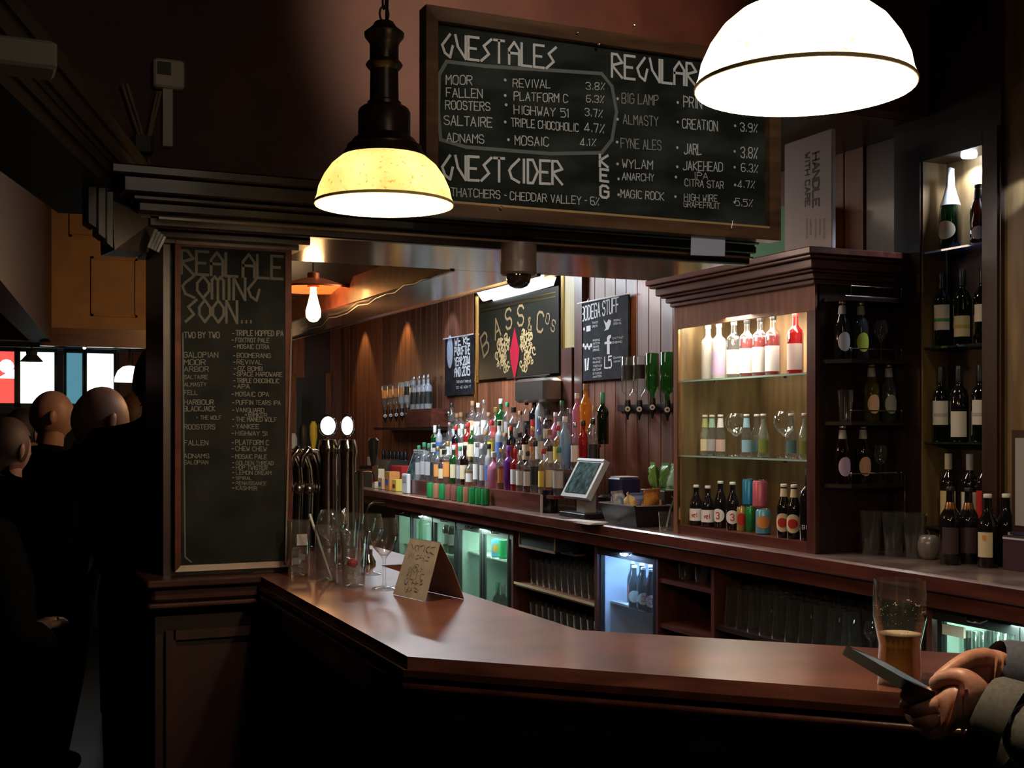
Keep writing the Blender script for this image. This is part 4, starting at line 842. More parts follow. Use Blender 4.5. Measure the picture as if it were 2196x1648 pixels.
def glassware(kind, loc, label, mat=None, group=None, s=1.0, inv=False, name=None, cat='glass', share=None):
    PR = {'pint': [(.0285, 0), (.030, .004), (.034, .08), (.0405, .115), (.041, .125), (.039, .135), (.043, .160)],
          'straight': [(.030, 0), (.031, .004), (.041, .155)], 'hiball': [(.028, 0), (.029, .004), (.031, .15)], 'tumbler': [(.031, 0), (.033, .004), (.038, .09)],
          'wine': [(.032, 0), (.030, .003), (.006, .008), (.004, .02), (.004, .075), (.010, .084), (.028, .105), (.036, .13), (.035, .15), (.029, .178)],
          'balloon': [(.036, 0), (.034, .003), (.006, .008), (.005, .02), (.005, .085), (.012, .092), (.040, .115), (.051, .145), (.047, .175), (.036, .195)],
          'tulip': [(.034, 0), (.033, .004), (.033, .030), (.0315, .062), (.036, .082), (.0405, .105), (.0405, .135), (.0385, .163)]}[kind]
    m = mat or clear
    def mk():
        stem = kind in ('wine', 'balloon'); k0 = 5 if stem else 1
        out = PR; inn = [(r - .0016, h) for r, h in PR[k0:]][::-1]; q = out + inn
        if not stem: q = q + [(.001, .010)]
        else: q = q + [(.001, PR[5][1] + .004)]
        return MB().lathe(q, n=24, cap=False).mesh('vessel', m)
    me = cached(('gl', kind, m.name), mk)
    t = bpy.data.objects.new(name or kind_name[kind], me); COL.objects.link(t); t.location = loc; t.scale = (s, s, s)
    if inv: t.rotation_euler = (math.pi, 0, 0); t.location = (loc[0], loc[1], loc[2] + PR[-1][1] * s)
    return tag(t, label, cat, group)
kind_name = {'pint': 'pint_glass', 'straight': 'straight_pint_glass', 'hiball': 'highball_glass', 'tumbler': 'tumbler', 'wine': 'wine_glass', 'balloon': 'balloon_glass', 'tulip': 'beer_glass'}
bright_glass = glass('sparkling_glass', (.98, .99, .99), .012, (.85, .92, .92), .6)
glassware('balloon', (3.46, fx(1578, 3.46), ZG2 + .001), 'balloon gin glass on the middle shelf behind the blue-necked mixer', bright_glass, s=1.05)
glassware('balloon', (3.46, fx(1684, 3.46), ZG2 + .001), 'balloon gin glass on the middle shelf nearer the cabinet stile', bright_glass, s=1.08)
whiteb = glass('bottle_milky', (.95, .95, .93), .7, (.88, .87, .82), .2)
for px, k_, gm, lm, lq, s in ((1519, 'spirit', whiteb, None, None, 'milky white bottle at the far end of the lit shelf'), (1542, 'spirit', whiteb, lilac_l, None, 'milky white bottle with pale lilac label on the lit shelf'), (1574, 'spirit', g_clear, white_l, None, 'clear bottle with large white label on the lit shelf'),
    (1602, 'spirit', g_clear, white_l, l_red, 'first of three red liqueur bottles with white labels on lit shelf'), (1630, 'spirit', g_clear, white_l, l_red, 'middle of three red liqueur bottles with white labels on lit shelf'), (1658, 'spirit', g_clear, white_l, l_red, 'last of three red liqueur bottles beside the sauce-red bottle'),
    (1706, 'spirit', g_red, LP('label_redwhite', (.70, .55, .52)), None, 'bright red bottle nearest the stile on the lit shelf')):
    X_ = 3.40; bottle(k_, gm, c_black if lq else (c_white if px < 1700 else c_red), lm, (X_, fx(px, X_), ZG1 + .0005), s, liquid=lq, lvl=.72, band=(.02, .14), half=1.2, s=.97, rz=face_cam(X_, 5) - .35)
# ---- end shelves
YE = 4.165
for px, z, gm, lm, s, kd in ((1806, 1.785, g_black, LP('label_silver', (.5, .52, .55)), 'black bottle with silver oval label on the upper end shelf', 'beer'), (1846, 1.785, glass('bottle_smoke', (.30, .32, .33), .35, (.10, .12, .13)), lime_l, 'smoky bottle with lime oval label on the upper end shelf', 'beer'),
    (1869, 1.525, glass('bottle_olive', (.35, .28, .04), .35, (.18, .13, .02)), peach_l, 'olive bottle with peach oval label on the middle end shelf', 'beer'), (1906, 1.525, glass('bottle_smoke', (.30, .32, .33)), grey_l, 'grey-labelled bottle on the middle end shelf', 'beer'),
    (1807, 1.262, g_brown, lilac_l, 'brown bottle with lilac oval label on the bottom end shelf', 'beer'), (1851, 1.262, g_black, LP('label_red_cream', (.60, .32, .20)), 'black bottle with red and cream oval label on the bottom end shelf', 'beer')):
    bottle(kd, gm, c_silver, lm, (fy(px, YE), YE, z + .0005), s, oval=True, half=.85, band=(.03, .105), neck=grey_l, s=1.08, rz=face_cam(3.4, YE) + .35)
glassware('wine', (fy(1889, YE), YE, 1.786), 'stemmed glass at the wall side of the upper end shelf', s=.95)
glassware('straight', (fy(1813, YE), YE, 1.526), 'faceted tumbler on the middle end shelf beside the olive bottle', s=.85)
glassware('wine', (fy(1888, YE), YE, 1.263), 'stemmed glass at the wall side of the bottom end shelf', s=.9)
# ---- alcove wines
AX = XC + .062
bottle('champ', g_dgreen, None, cream_l, (AX, fx(2038, AX), 2.236), 'large champagne bottle with silver foil neck on the lit alcove shelf', oval=True, half=.95, band=(.04, .115), foil=(P('foil_silver', (.85, .85, .88), .3, .5), .17), s=1.02, rz=face_cam(AX, 3.9) - .5)
bottle('beer', g_brown, c_black, grey_l, (AX + .01, fx(2094, AX), 2.236), 'smaller dark bottle with black neck on the lit alcove shelf', oval=True, half=.9, band=(.02, .07), neck=black_l, s=1.08)
bottle('champ', g_dgreen, None, cream_l, (AX + .03, fx(2121, AX + .03), 2.236), 'champagne bottle half hidden by the alcove jamb', oval=True, half=.9, s=.75, foil=(P('foil_silver', (.85, .85, .88)), .17))
wl = LP('label_wine', (.66, .64, .60))
def wine(px, z, lm, s, band=(.06, .165), gm=g_dgreen, capm=c_black, X_=AX, sc_=1.0, bandm=None):
    b_ = bottle('wine', gm, capm, lm, (X_, fx(px, X_), z + .0005), s, band=band, half=.95, s=sc_, rz=face_cam(X_, 3.9) - .1)
    if bandm: inst('label_stripe', cached(('ws', bandm.name), lambda: arc_patch(.0388, band[0] + .035, band[0] + .048, .95).mesh('label_stripe', bandm)), b_)
wine(2021, 1.835, wl, 'wine bottle with white and green striped label on second alcove shelf', (.07, .175), bandm=green_l); wine(2064, 1.835, LP('label_buff', (.50, .44, .30)), 'wine bottle with buff label on second alcove shelf', (.035, .12), bandm=P('stripe_ochre', (.4, .28, .08), .5)); wine(2108, 1.835, wl, 'wine bottle beside the jamb on second alcove shelf', (.09, .16), X_=AX + .02)
wine(2018, 1.44, wl, 'wine bottle with white and grey banded label on third alcove shelf', (.07, .17), bandm=grey_l); wine(2057, 1.44, wl, 'wine bottle with low plain white label on third alcove shelf', (.02, .125), g_black); wine(2103, 1.44, wl, 'wine bottle beside the jamb on third alcove shelf', (.07, .17), X_=AX + .02, bandm=grey_l)
wine(2034, 1.085, LP('label_ivory', (.62, .55, .28)), 'wine bottle with cream foil and ivory label on lowest alcove shelf', (.04, .155), g_black, LP('foil_cream', (.55, .50, .33)), sc_=.98); wine(2080, 1.085, wl, 'wine bottle with grey foil and white label on lowest alcove shelf', (.05, .155), g_black, LP('foil_grey', (.33, .34, .36)), sc_=.98); wine(2112, 1.085, red_l, 'wine bottle with red label by the jamb on lowest alcove shelf', (.03, .16), g_black, c_black, AX + .03)
# ---- near end of the worktop
def onC(px, py, z=ZC): p = onZ(px, py, z); return (p.x, p.y, z + .0005)
for i, (px, py) in enumerate(((1868, 1190), (1916, 1193), (1962, 1197))):
    glassware('straight', onC(px, py), ('plastic pint tumbler nearest the display cabinet', 'plastic pint tumbler between two others on the worktop', 'plastic pint tumbler beside the grey pot')[i], glass('plastic_clear', (.94, .95, .96), .016, (.7, .75, .78), .6), s=1.18)
p = onC(1992, 1200); pot = thing('sugar_pot', 'rounded grey metal pot with a stalk beside the dark bottles', 'pot', p)
MB().lathe([(.024, 0), (.036, .012), (.043, .040), (.044, .065), (.038, .088), (.028, .097), (.004, .099)], n=24).build('body', P('pot_grey', (.23, .21, .19), .28, .3), pot, world=False)
MB().tube([(0, 0, .095), (.002, 0, .108), (-.006, .002, .118)], .003, 6).build('stalk', steel, pot, world=False)
for px, py, k_, lm, cm, fo, s, sc_ in ((2038, 1211, 'ale', LP('label_plum', (.055, .03, .04)), c_black, 1, 'dark beer bottle with copper foil shoulders next to the grey pot', 1.08), (2077, 1209, 'ale', LP('label_plum', (.055, .03, .04)), c_black, 1, 'dark beer bottle with copper foil shoulders beside the white-capped pair', 1.06),
    (2118, 1217, 'ale', cream_l, c_white, 0, 'white-capped dark ale bottle with cream label', 1.0), (2158, 1216, 'ale', white_l, c_white, 0, 'white-capped dark ale bottle with white side label', 1.0)):
    b_ = bottle(k_, g_black, cm, lm, onC(px, py), s, half=.8, band=(.04, .135), s=sc_, rz=face_cam(3.4, 3.6) + (-.35 if px == 2118 else (.9 if px == 2158 else 0)))
    if fo: inst('shoulder_foil', cached(('sf',), lambda: MB().lathe([(.0345, .172), (.020, .204), (.0155, .225)], n=14, cap=False).mesh('shoulder_foil', P('foil_copper', (.55, .28, .12), .25, .9))), b_)
    if px == 2118: inst('emblem', cached(('em',), lambda: arc_patch(.0392, .105, .125, .22, oval=True).mesh('emblem', orange_l)), b_)
pf = thing('framed_notice', 'pale notice in a dark frame standing at the wall end of the worktop', 'frame', (3.69, 3.4, ZC))
ya, yb = fx(2174, 3.66), fx(2174, 3.66) - .26
MB().box(3.65, 3.668, yb, ya, 1.105, 1.49).build('frame', dark, pf, smooth=False); MB().box(3.646, 3.650, yb + .02, ya - .02, 1.13, 1.46).build('notice', P('notice_paper', (.34, .34, .33), .6), pf, smooth=False)
MB().box(3.64, 3.69, yb, ya, ZC + .13, 1.105).build('stand_block', P('navy_card', (.02, .025, .07), .5), pf, smooth=False)
bx = thing('dark_box', 'dark plum cardboard box with a silver line under the framed notice', 'box', (3.62, 3.3, ZC))
MB().box(3.60, 3.70, yb, ya - .005, ZC + .001, ZC + .128).build('carton', P('plum_card', (.05, .02, .04), .5), bx, smooth=False)
MB().box(3.598, 3.60, yb, ya - .005, ZC + .115, ZC + .122).build('silver_line', P('silver_print', (.6, .62, .7), .3), bx, smooth=False)
# ---- cartons on the cabinet top
wc = thing('white_carton', 'tall white carton printed Handle With Care on the cabinet top', 'box', (3.4, 4.5, 2.2435))
Xq = 3.40; ya, yb = fx(1682, Xq), fx(1784, Xq); ztop = 2.775
MB().rbox(Xq, Xq + .022, yb, ya, 2.2435, ztop, .003).build('carton', P('carton_white', (.62, .62, .66), .7), wc, smooth=False)
for s, px, py0, py1, cp in (('HANDLE', 1743, 330, 444, 20), ('WITH CARE', 1727, 330, 442, 14)):
    a = onX(px, py0, Xq); b_ = onX(px + 3, py1, Xq); b_.y = a.y
    letters(wc, s, a, b_, Vector((0, -1, 0)), cp / F * dep(Xq, a.y) * 1.05, NX, P('print_black', (.03, .03, .035), .6), wt=.2, jit=0)
mbs = MB()
for k, px in enumerate((1729, 1737, 1748, 1757, 1766)): 
    a = onX(px, 470, Xq); b_ = onX(px, 512 - (k % 2) * 8, Xq); b_.y = a.y; letters(wc, 'OIENSAIEO', a, b_, Vector((0, -1, 0)), .008, NX, P('print_grey', (.25, .25, .3), .6), wt=.2, mb=mbs)
mbs.build('small_print', P('print_grey', (.25, .25, .3)), wc, smooth=False)
gc = thing('green_carton', 'green cardboard carton behind the white carton on the cabinet top', 'box', (3.6, 5, 2.2435))
ya, yb = fx(1545, 3.60), fx(1700, 3.60)
MB().rbox(3.60, 3.80, yb, ya, 2.2435, 2.56, .003).build('carton', P('carton_green', (.07, .30, .13), .6), gc, smooth=False)
MB().box(3.599, 3.60, yb + .4, ya - .2, 2.30, 2.42).build('printed_panel', P('carton_dgreen', (.04, .14, .08), .6), gc, smooth=False)
pn = thing('paper_note', 'pale blue paper note taped under the canopy end below the chalkboard', 'note', onY(1515, 530, 3.075))
a, b_, c_, d_ = onY(1480, 506, 3.075), onY(1553, 508, 3.075), onY(1552, 550, 3.075), onY(1479, 548, 3.075)
MB().ext([a, d_, c_, b_], (0, -.006, 0), (0, -.005, 0)).build('sheet', P('note_paper', (.42, .46, .62), .7), pn, smooth=False)

# ---- optics (inverted bottles) on the wall
def optic(px, Xo, ztop, k, gm, lm, lab, s=1.0, bad=True):
    y_ = fx(px, Xo); b_ = bottle('spirit', gm, None, lm, (Xo, y_, ztop), lab, inverted=True, half=1.0, band=(.05, .13), s=s, rz=0)
    b_.rotation_euler = (math.pi, 0, face_cam(Xo, y_) + math.pi)
    zb_ = ztop - .270 * s
    o = thing('spirit_optic', 'black measuring optic ' + k, 'dispenser', (Xo, y_, zb_), group='optics on the back wall')
    o.rotation_euler.z = face_cam(Xo, y_)
    inst('measure', cached(('opm',), lambda: MB().lathe([(.017, .02), (.019, 0), (.021, -.035), (.018, -.06), (.009, -.075), (.005, -.10)], n=14).mesh('measure', black_m)), o)
    inst('badge', cached(('opb',), lambda: MB().lathe([(.016, 0), (.016, .004), (.012, .005)], n=14).xf(Matrix.Translation((0, -.024, -.035)) @ Matrix.Rotation(R(90), 4, 'X')).mesh('badge', P('badge_white', (.7, .7, .7), .4))), o)
    inst('badge_print', cached(('opp',), lambda: MB().lathe([(.007, 0), (.007, .001)], n=10).xf(Matrix.Translation((0, -.0295, -.035)) @ Matrix.Rotation(R(90), 4, 'X')).mesh('badge_print', c_black)), o)
    inst('bracket', cached(('opk',), lambda: MB().box(-.006, .006, .018, .125, -.03, -.015).mesh('bracket', black_m, smooth=False)), o)
Xo = 3.735
zt_ = 1.93
pan = thing('optic_rail', 'black wall rail carrying the four large optics', 'rail', (XW - .02, fx(1390, XW - .03), 1.66))
MB().box(XW - .035, XW - .012, fx(1462, XW - .03), fx(1325, XW - .03), 1.60, 1.64).build('rail', black_m, pan, smooth=False)
for i, (px, gm, lm, kd, sc_) in enumerate(((1346, g_clear, black_l, 'clear', 1.05), (1371, g_clear, black_l, 'clear', 1.05), (1399, g_green, None, 'green', 1.05), (1431, g_green, None, 'green', 1.1))):
    optic(px, Xo, 1.93 + .012 * (i > 1) - i * .003, 'below the %s upturned %s bottle by the cabinet' % (('farther', 'nearer')[i % 2], kd), gm, lm, '%s upturned %s spirit bottle on the wall by the cabinet' % (('farther', 'nearer')[i % 2], kd), sc_)
for i in range(6):
    px = 826 + i * 12; optic(px, 3.72, 1.90 + i * .004, 'of the far row, %s from the vodka shelf' % ORD[6 - i], g_frost if i > 2 else g_clear, orange_l if i < 4 else black_l, 'small upturned bottle of the far row, %s from the vodka shelf' % ORD[6 - i], .95)
rs = thing('wall_shelf', 'reddish wooden box shelf under the clear vodka bottles', 'shelf', (XW - .1, fx(912, 3.7), 1.5))
MB().rbox(3.66, XW - .013, fx(934, 3.7), fx(880, 3.7), 1.50, 1.66, .004).build('box', mahog_y, rs, smooth=False)
MB().box(3.65, XW - .013, fx(937, 3.7), fx(812, 3.7), 1.475, 1.498).build('board', black_m, rs, smooth=False)
for i, px in enumerate((888, 899, 909, 918)):
    bottle('spirit', g_frost, c_silver, black_l, (3.72, fx(px, 3.72), 1.6605), 'clear vodka bottle, %s from the metal wall hook' % ORD[4 - i], group='vodka bottles on the wall shelf')
hk = thing('wall_hook', 'pale metal hook on the planked wall beside the vodka shelf', 'hook', onX(955, 888, XW - .02))
a, b_ = onX(938, 887, XW - .05), onX(962, 887, XW - .05)
MB().tube([a, b_, b_ + Vector((.035, 0, 0))], .007).build('arm', steel, hk); MB().sphere(b_, .022).build('knob', steel, hk)
# ================================================================== FRIDGES UNDER THE WORKTOP
def fridge(label, panes, pyt, pxo, col, es, shelves, tone, power, zlow=.11, xf=XB):
    """panes: pixel spans of each glass pane on the front plane; pyt: top of glass (px, py); pxo: outer span"""
    Ya, Yb = fx(pxo[0], xf), fx(pxo[1], xf); ztop = zz(pyt[1], xf, fx(pyt[0], xf)); zc = min(ztop + .055, ZC - .075)
    t = thing('bottle_fridge', label, 'fridge', (xf + .25, (Ya + Yb) / 2, .095))
    xi = xf + .03; xb = XW - .05
    MB().box(xi, xb, Yb, Yb + .02, zlow, zc).box(xi, xb, Ya - .02, Ya, zlow, zc).box(xb - .02, xb, Yb + .02, Ya - .02, zlow, zc).box(xi, xb, Yb, Ya, zc, zc + .01).box(xi, xb, Yb, Ya, zlow - .01, zlow).build('liner', P('liner_' + tone, tuple(.55 + .4 * c for c in col), .5), t, smooth=False)
    MB().box(xi + .012, xi + .03, Yb + .04, Ya - .04, zc - .018, zc - .002).build('light_tube', emit('tube_' + tone, col, es), t, smooth=False)
    light('AREA', (xi + .10, (Ya + Yb) / 2, zc - .012), power, col, .12, (xi + .16, (Ya + Yb) / 2, zlow), abs(Ya - Yb) - .1)
    MB().box(xf - .002, xi, Yb, Ya, ztop, zc + .012).build('top_rail', black_m, t, smooth=False)
    for i, (a, b_) in enumerate(panes):
        ya, yb = fx(a, xf), fx(b_, xf)
        d = MB().box(xf - .006, xf + .02, ya, ya + .022, zlow, ztop).box(xf - .006, xf + .02, yb - .022, yb, zlow, ztop).box(xf - .006, xf + .02, yb - .022, ya + .022, ztop, ztop + .03).box(xf - .006, xf + .02, yb - .022, ya + .022, zlow - .01, zlow + .03).build('door', black_m, t, smooth=False)
        MB().box(xf + .004, xf + .008, yb, ya, zlow, ztop).build('door_glass', glass('fridge_glass', (.93, .98, .96), .02, (.6, .8, .75), .25), d, smooth=False)
        MB().tube([(xf - .008, (ya + yb) / 2 - .05, ztop + .035), (xf - .022, (ya + yb) / 2 - .03, ztop + .022), (xf - .022, (ya + yb) / 2 + .03, ztop + .022), (xf - .008, (ya + yb) / 2 + .05, ztop + .035)], .004, 6).build('door_handle', chrome, d)
    zs = []
    for (px, py) in shelves:
        z = zz(py, xf + .03, fx(px, xf + .03)); zs.append(z)
        MB().box(xi + .04, xb - .02, Yb + .02, Ya - .02, z - .012, z).build('wire_shelf', P('fridge_shelf', (.75, .78, .76), .4), t, smooth=False)
    return t, Ya, Yb, zs
GRN = (.66, 1, .82)
f1, a1, b1, z1 = fridge('triple-door lit bottle fridge under the far end of the worktop', ((849, 881), (888, 926), (933, 975)), (890, 1112), (847, 980), GRN, 12, ((952, 1191),), 'green', 40)
f2, a2, b2, z2 = fridge('double-door lit drinks fridge next to the glass shelves', ((985, 1030), (1038, 1089)), (985, 1135), (981, 1098), GRN, 12, ((1060, 1200),), 'green', 30)
f3, a3, b3, z3 = fridge('blue-lit single-door fridge with dark beer bottles', ((1291, 1402),), (1291, 1190), (1282, 1408), (.36, .58, 1), 14, ((1360, 1307),), 'blue', 20)
f4, a4, b4, z4 = fridge('green-lit fridge at the near end of the worktop', ((2022, 2180), (2200, 2420)), (2022, 1332), (2000, 2440), GRN, 10, (), 'green', 22)
MB().box(XB - .012, XB - .002, fx(2072, XB), fx(2026, XB), zz(1360, XB, fx(2026, XB)), zz(1338, XB, fx(2026, XB))).build('price_sticker', P('sticker', (.45, .36, .30), .6), f4, smooth=False)
gi = 0
for (px, z, k_, gm, lm, cm, lab) in ((958, z1[0], 'wine', g_dgreen, white_l, c_black, 'dark green wine bottle on the triple fridge shelf, farther one'), (970, z1[0], 'wine', g_dgreen, white_l, c_black, 'dark green wine bottle on the triple fridge shelf, nearer one'), (906, z1[0], 'wine', g_green, None, c_silver, 'green bottle in the middle bay of the triple fridge'), (916, z1[0], 'wine', g_clear, None, c_silver, 'clear bottle in the middle bay of the triple fridge'),
    (948, .11, 'wine', g_dgreen, cream_l, c_green, 'dark green bottle on the fridge floor, farther one'), (965, .11, 'wine', g_dgreen, cream_l, c_green, 'dark green bottle on the fridge floor, nearer one')):
    bottle(k_, gm, cm, lm, (3.42, fx(px, 3.42), z + .0005), lab, s=.95)
can(.033, .125, P('can_bright_green', (.02, .50, .16), .3), (3.40, fx(1079, 3.40), z2[0] + .0005), 'bright green can in the double-door fridge')
can(.033, .125, P('can_orange_blue', (.10, .35, .60), .3), (3.40, fx(1064, 3.40), z2[0] + .0005), 'blue can with orange patch in the double-door fridge', orange_l)
for i, (px, cmn) in enumerate(((1067, c_green), (1079, c_silver))):
    bottle('wine', g_dgreen, cmn, None, (3.42, fx(px, 3.42), .111), 'green bottle on the floor of the double-door fridge, %s one' % ('farther', 'nearer')[i])
for i, px in enumerate((1360, 1380, 1400)):
    bottle('beer', g_black, c_white, white_l, (3.36 if i < 2 else 3.35, fx(px, 3.36), z3[0] + .0005), 'dark beer bottle with 3 label in the blue fridge, %s from its hinge side' % ORD[3 - i], text='3' if i else None, tmat=red_l, oval=True, half=1.1, tcap=.028, twide=.5)
    bottle('beer', g_black, c_white, red_l, (3.45, fx(px - 4, 3.45), z3[0] + .0005), 'dark bottle in the rear row of the blue fridge, %s from its hinge side' % ORD[3 - i])
for i in range(8):
    px = 2076 + i * 16; zt0 = zz(1353, 3.42, fx(px, 3.42))
    bottle('wine', g_dgreen if i % 2 else g_black, c_silver if i % 3 else c_black, None, (3.42, fx(px, 3.42), zt0 - .312), 'dark wine bottle neck in the near-end fridge, %s from the price sticker' % ORD[i + 1], group='wine bottles in the near-end fridge')
MB().box(XB + .06, XW - .08, b4 + .02, a4 - .02, zz(1353, 3.42, fx(2076, 3.42)) - .325, zz(1353, 3.42, fx(2076, 3.42)) - .3135).build('wire_shelf', P('fridge_shelf', (.75, .78, .76)), f4, smooth=False)
# small dark chalk box and card under the worktop
sb = thing('small_chalk_box', 'small black-faced box with pale edging under the worktop by the double fridge', 'box', (XB + .05, fx(1150, XB), .8))
ya, yb = fx(1114, XB - .02), fx(1191, XB - .02); z0, z1_ = zz(1170, XB - .02, ya), ZC - .13
MB().box(XB - .02, XB + .2, yb, ya, z0, z1_).build('body', P('box_black', (.012, .012, .014), .5), sb, smooth=False)
MB().box(XB - .026, XB - .02, yb, ya, z0 - .008, z0 + .006).box(XB - .026, XB - .02, ya - .008, ya, z0, z1_).box(XB - .026, XB - .02, yb, yb + .008, z0, z1_).build('edging', P('edging_tan', (.24, .17, .11), .5), sb, smooth=False)
nc = thing('notice_card', 'pinkish card standing behind the small chalk box', 'card', (XB + .1, fx(1210, XB + .1), .8))
MB().box(XB + .10, XB + .106, fx(1226, XB + .1), fx(1196, XB + .1), z0 - .02, z0 + .06).build('card', P('card_pink', (.22, .12, .12), .6), nc, smooth=False)
MB().box(XB + .12, XB + .2, fx(1226, XB + .1), fx(1196, XB + .1), z0 - .03, z0 - .02).build('card_foot', P('card_pink', (.22, .12, .12)), nc, smooth=False)
# glasses on the shelves under the worktop
dimglass = glass('shelf_glassware', (.95, .96, .96), .012, (.7, .72, .72), .68)
G1 = 'pint glasses on the shelf with pale edging'; 
for r_, X_ in enumerate((3.38, 3.49, 3.60)):
    for i in range(11):
        y_ = fx(1112, XB) - .09 - i * (fx(1112, XB) - fx(1275, XB) - .12) / 10.5
        glassware('straight', (X_, y_, ZS1 + .0005), 'empty upright pint glass on the pale-edged shelf between the fridges', dimglass, group=G1, s=1.0)
for i in range(11):
    y_ = fx(1112, XB) - .09 - i * (fx(1112, XB) - fx(1275, XB) - .12) / 10.5
    glassware('straight', (3.38, y_, ZS2 + .0005), 'empty pint glass on the shelf below the pale-edged one', dimglass, group='pint glasses on the shelf below')
for i in range(5): glassware('tumbler', (3.38 + (i % 2) * .09, fx(1432 + i * 18, 3.38), ZS3 + .0005), 'short tumbler on the small shelf beside the blue fridge', dimglass, group='short tumblers beside the blue fridge', s=.9)
for r_, X_ in enumerate((3.37, 3.47, 3.57)):
    for i in range(14):
        y_ = fx(1530, XB) - .07 - i * .094
        if i > 9 and r_ == 0:
            if i < 13: glassware('wine', (X_ + .02, y_, ZS5 + .0005), 'stemmed glass in the wide open bay under the worktop', dimglass, group='stemmed glasses in the wide bay', inv=False, s=.85)
            continue
        glassware('straight', (X_, y_, ZS5 + .0005), 'upturned pint glass in the wide open bay under the worktop', dimglass, group='upturned pint glasses in the wide bay', inv=True, s=1.22)

# ================================================================== TILLS AND CLUTTER ON THE WORKTOP
grey_pl = P('till_grey', (.42, .45, .46), .4); 
def till(pts, Xb_, label, screen=True):
    (bl, br, tl, tr) = pts    # pixels of the leaning screen's four corners
    Yl, Yr = fx(bl[0], Xb_), fx(br[0], Xb_); kt = fx(tl[0], 1.0); Xt = Yl / kt
    zb_, zt_ = zz(bl[1], Xb_, (Yl + Yr) / 2), zz(tl[1], Xt, (Yl + Yr) / 2)
    B = Vector((Xb_, (Yl + Yr) / 2, zb_)); T = Vector((Xt, (Yl + Yr) / 2, zt_)); up = (T - B); H = up.length; up.normalize(); side = Vector((0, 1, 0)); n = side.cross(up).normalized()
    if n.x > 0: n = -n
    M = Matrix((side, up, n)).transposed(); W = abs(Yl - Yr) / 2
    t = thing('till', label, 'till', (Xt - .02, B.y, ZC)); c = (B + T) / 2
    MB().obox(c - n * .018, W, H / 2, .018, M).build('screen_housing', grey_pl, t, smooth=False)
    MB().obox(c + n * .003, W, .008, .004, M).xf(Matrix.Translation(up * (H / 2 - .008))).build('bezel', grey_pl, t, smooth=False)
    MB().obox(c + n * .0035, W * .80, H * .40, .002, M).build('screen', noisy('till_screen', (.02, .035, .04), (.10, .20, .20), .12, (8, 8, 8), detail=3), t, smooth=False)
    MB().obox(c - n * .045, W * .55, H * .3, .012, M).build('rear_cover', black_m, t, smooth=False)
    MB().prism([(Xb_ + .05, B.y - .05), (Xt, B.y - .05), (Xt, B.y + .05), (Xb_ + .05, B.y + .05)], ZC + .02, zb_ + .03).build('stand', grey_pl, t, smooth=False)
    MB().rbox(Xb_ - .01, Xt + .1, B.y - W, B.y + W, ZC + .001, ZC + .03, .004).build('base', black_m, t, smooth=False)
    return t, B, T
tl1, B, T = till(((1202, 1066), (1257, 1066), (1242, 985), (1300, 985)), 3.33, 'grey touchscreen till leaning back on its stand before the bottles')
till(((862, 1045), (884, 1045), (889, 965), (905, 965)), 3.40, 'second grey till seen edge-on at the far end of the bottle stand')
pr = thing('receipt_papers', 'small stack of white papers on the worktop under the till', 'papers', onC(1250, 1122))
for i in range(3): MB().box(-.05, .05, -.16, .12, .001 + i * .004, .004 + i * .004).xf(Matrix.Rotation(.1 * i, 4, 'Z')).build('sheet', white_p, pr, world=False, smooth=False)
p = onC(1178, 1100); dk = thing('black_jug', 'black cylindrical jug between stepped stand and till', 'jug', (3.40, fx(1178, 3.40), ZC + .0005))
MB().lathe([(.05, 0), (.055, .01), (.055, .10), (.045, .13), (.048, .14)], n=20).build('body', P('jug_black', (.012, .012, .02), .15), dk, world=False)
MB().tube([(0, -.05, .12), (0, -.085, .11), (0, -.085, .05), (0, -.052, .03)], .006).build('handle', black_m, dk, world=False)
tb = thing('card_terminal', 'low dark terminal box behind the snack tray', 'machine', (3.55, fx(1290, 3.55), ZC))
MB().rbox(3.50, 3.70, fx(1325, 3.5), fx(1280, 3.5), ZC + .001, ZC + .13, .012).build('body', P('machine_black', (.025, .022, .025), .3), tb, smooth=False)
MB().rbox(3.54, 3.68, fx(1330, 3.54), fx(1302, 3.54), ZC + .13, ZC + .24, .012).build('printer', P('printer_navy', (.03, .03, .10), .3), tb, smooth=False)
MB().box(3.55, 3.67, fx(1328, 3.54), fx(1306, 3.54), ZC + .24, ZC + .245).build('paper_exit', white_p, tb, smooth=False)
tx, ty, _ = onC(1338, 1128); tx += .09; ty += .03
tr_ = thing('snack_tray', 'black plastic tray holding bags of snacks', 'tray', (tx, ty, ZC + .0005)); tr_.rotation_euler.z = 0
MB().prism([(-.09, -.17), (.09, -.17), (.09, .17), (-.09, .17)], 0, .012).add([(-.09, -.17, .0), (.09, -.17, 0), (.09, .17, 0), (-.09, .17, 0), (-.12, -.20, .115), (.12, -.20, .115), (.12, .20, .115), (-.12, .20, .115)], [(0, 1, 5, 4), (1, 2, 6, 5), (2, 3, 7, 6), (3, 0, 4, 7)]).build('body', P('tray_black', (.015, .014, .015), .3), tr_, world=False, smooth=False)
rim = MB()
for q in (((-.125, -.205), (.125, -.195)), ((-.125, .195), (.125, .205)), ((-.125, -.205), (-.115, .205)), ((.115, -.205), (.125, .205))): rim.box(q[0][0], q[1][0], q[0][1], q[1][1], .112, .118)
rim.build('rim', P('tray_rim', (.30, .30, .33), .3), tr_, world=False, smooth=False)
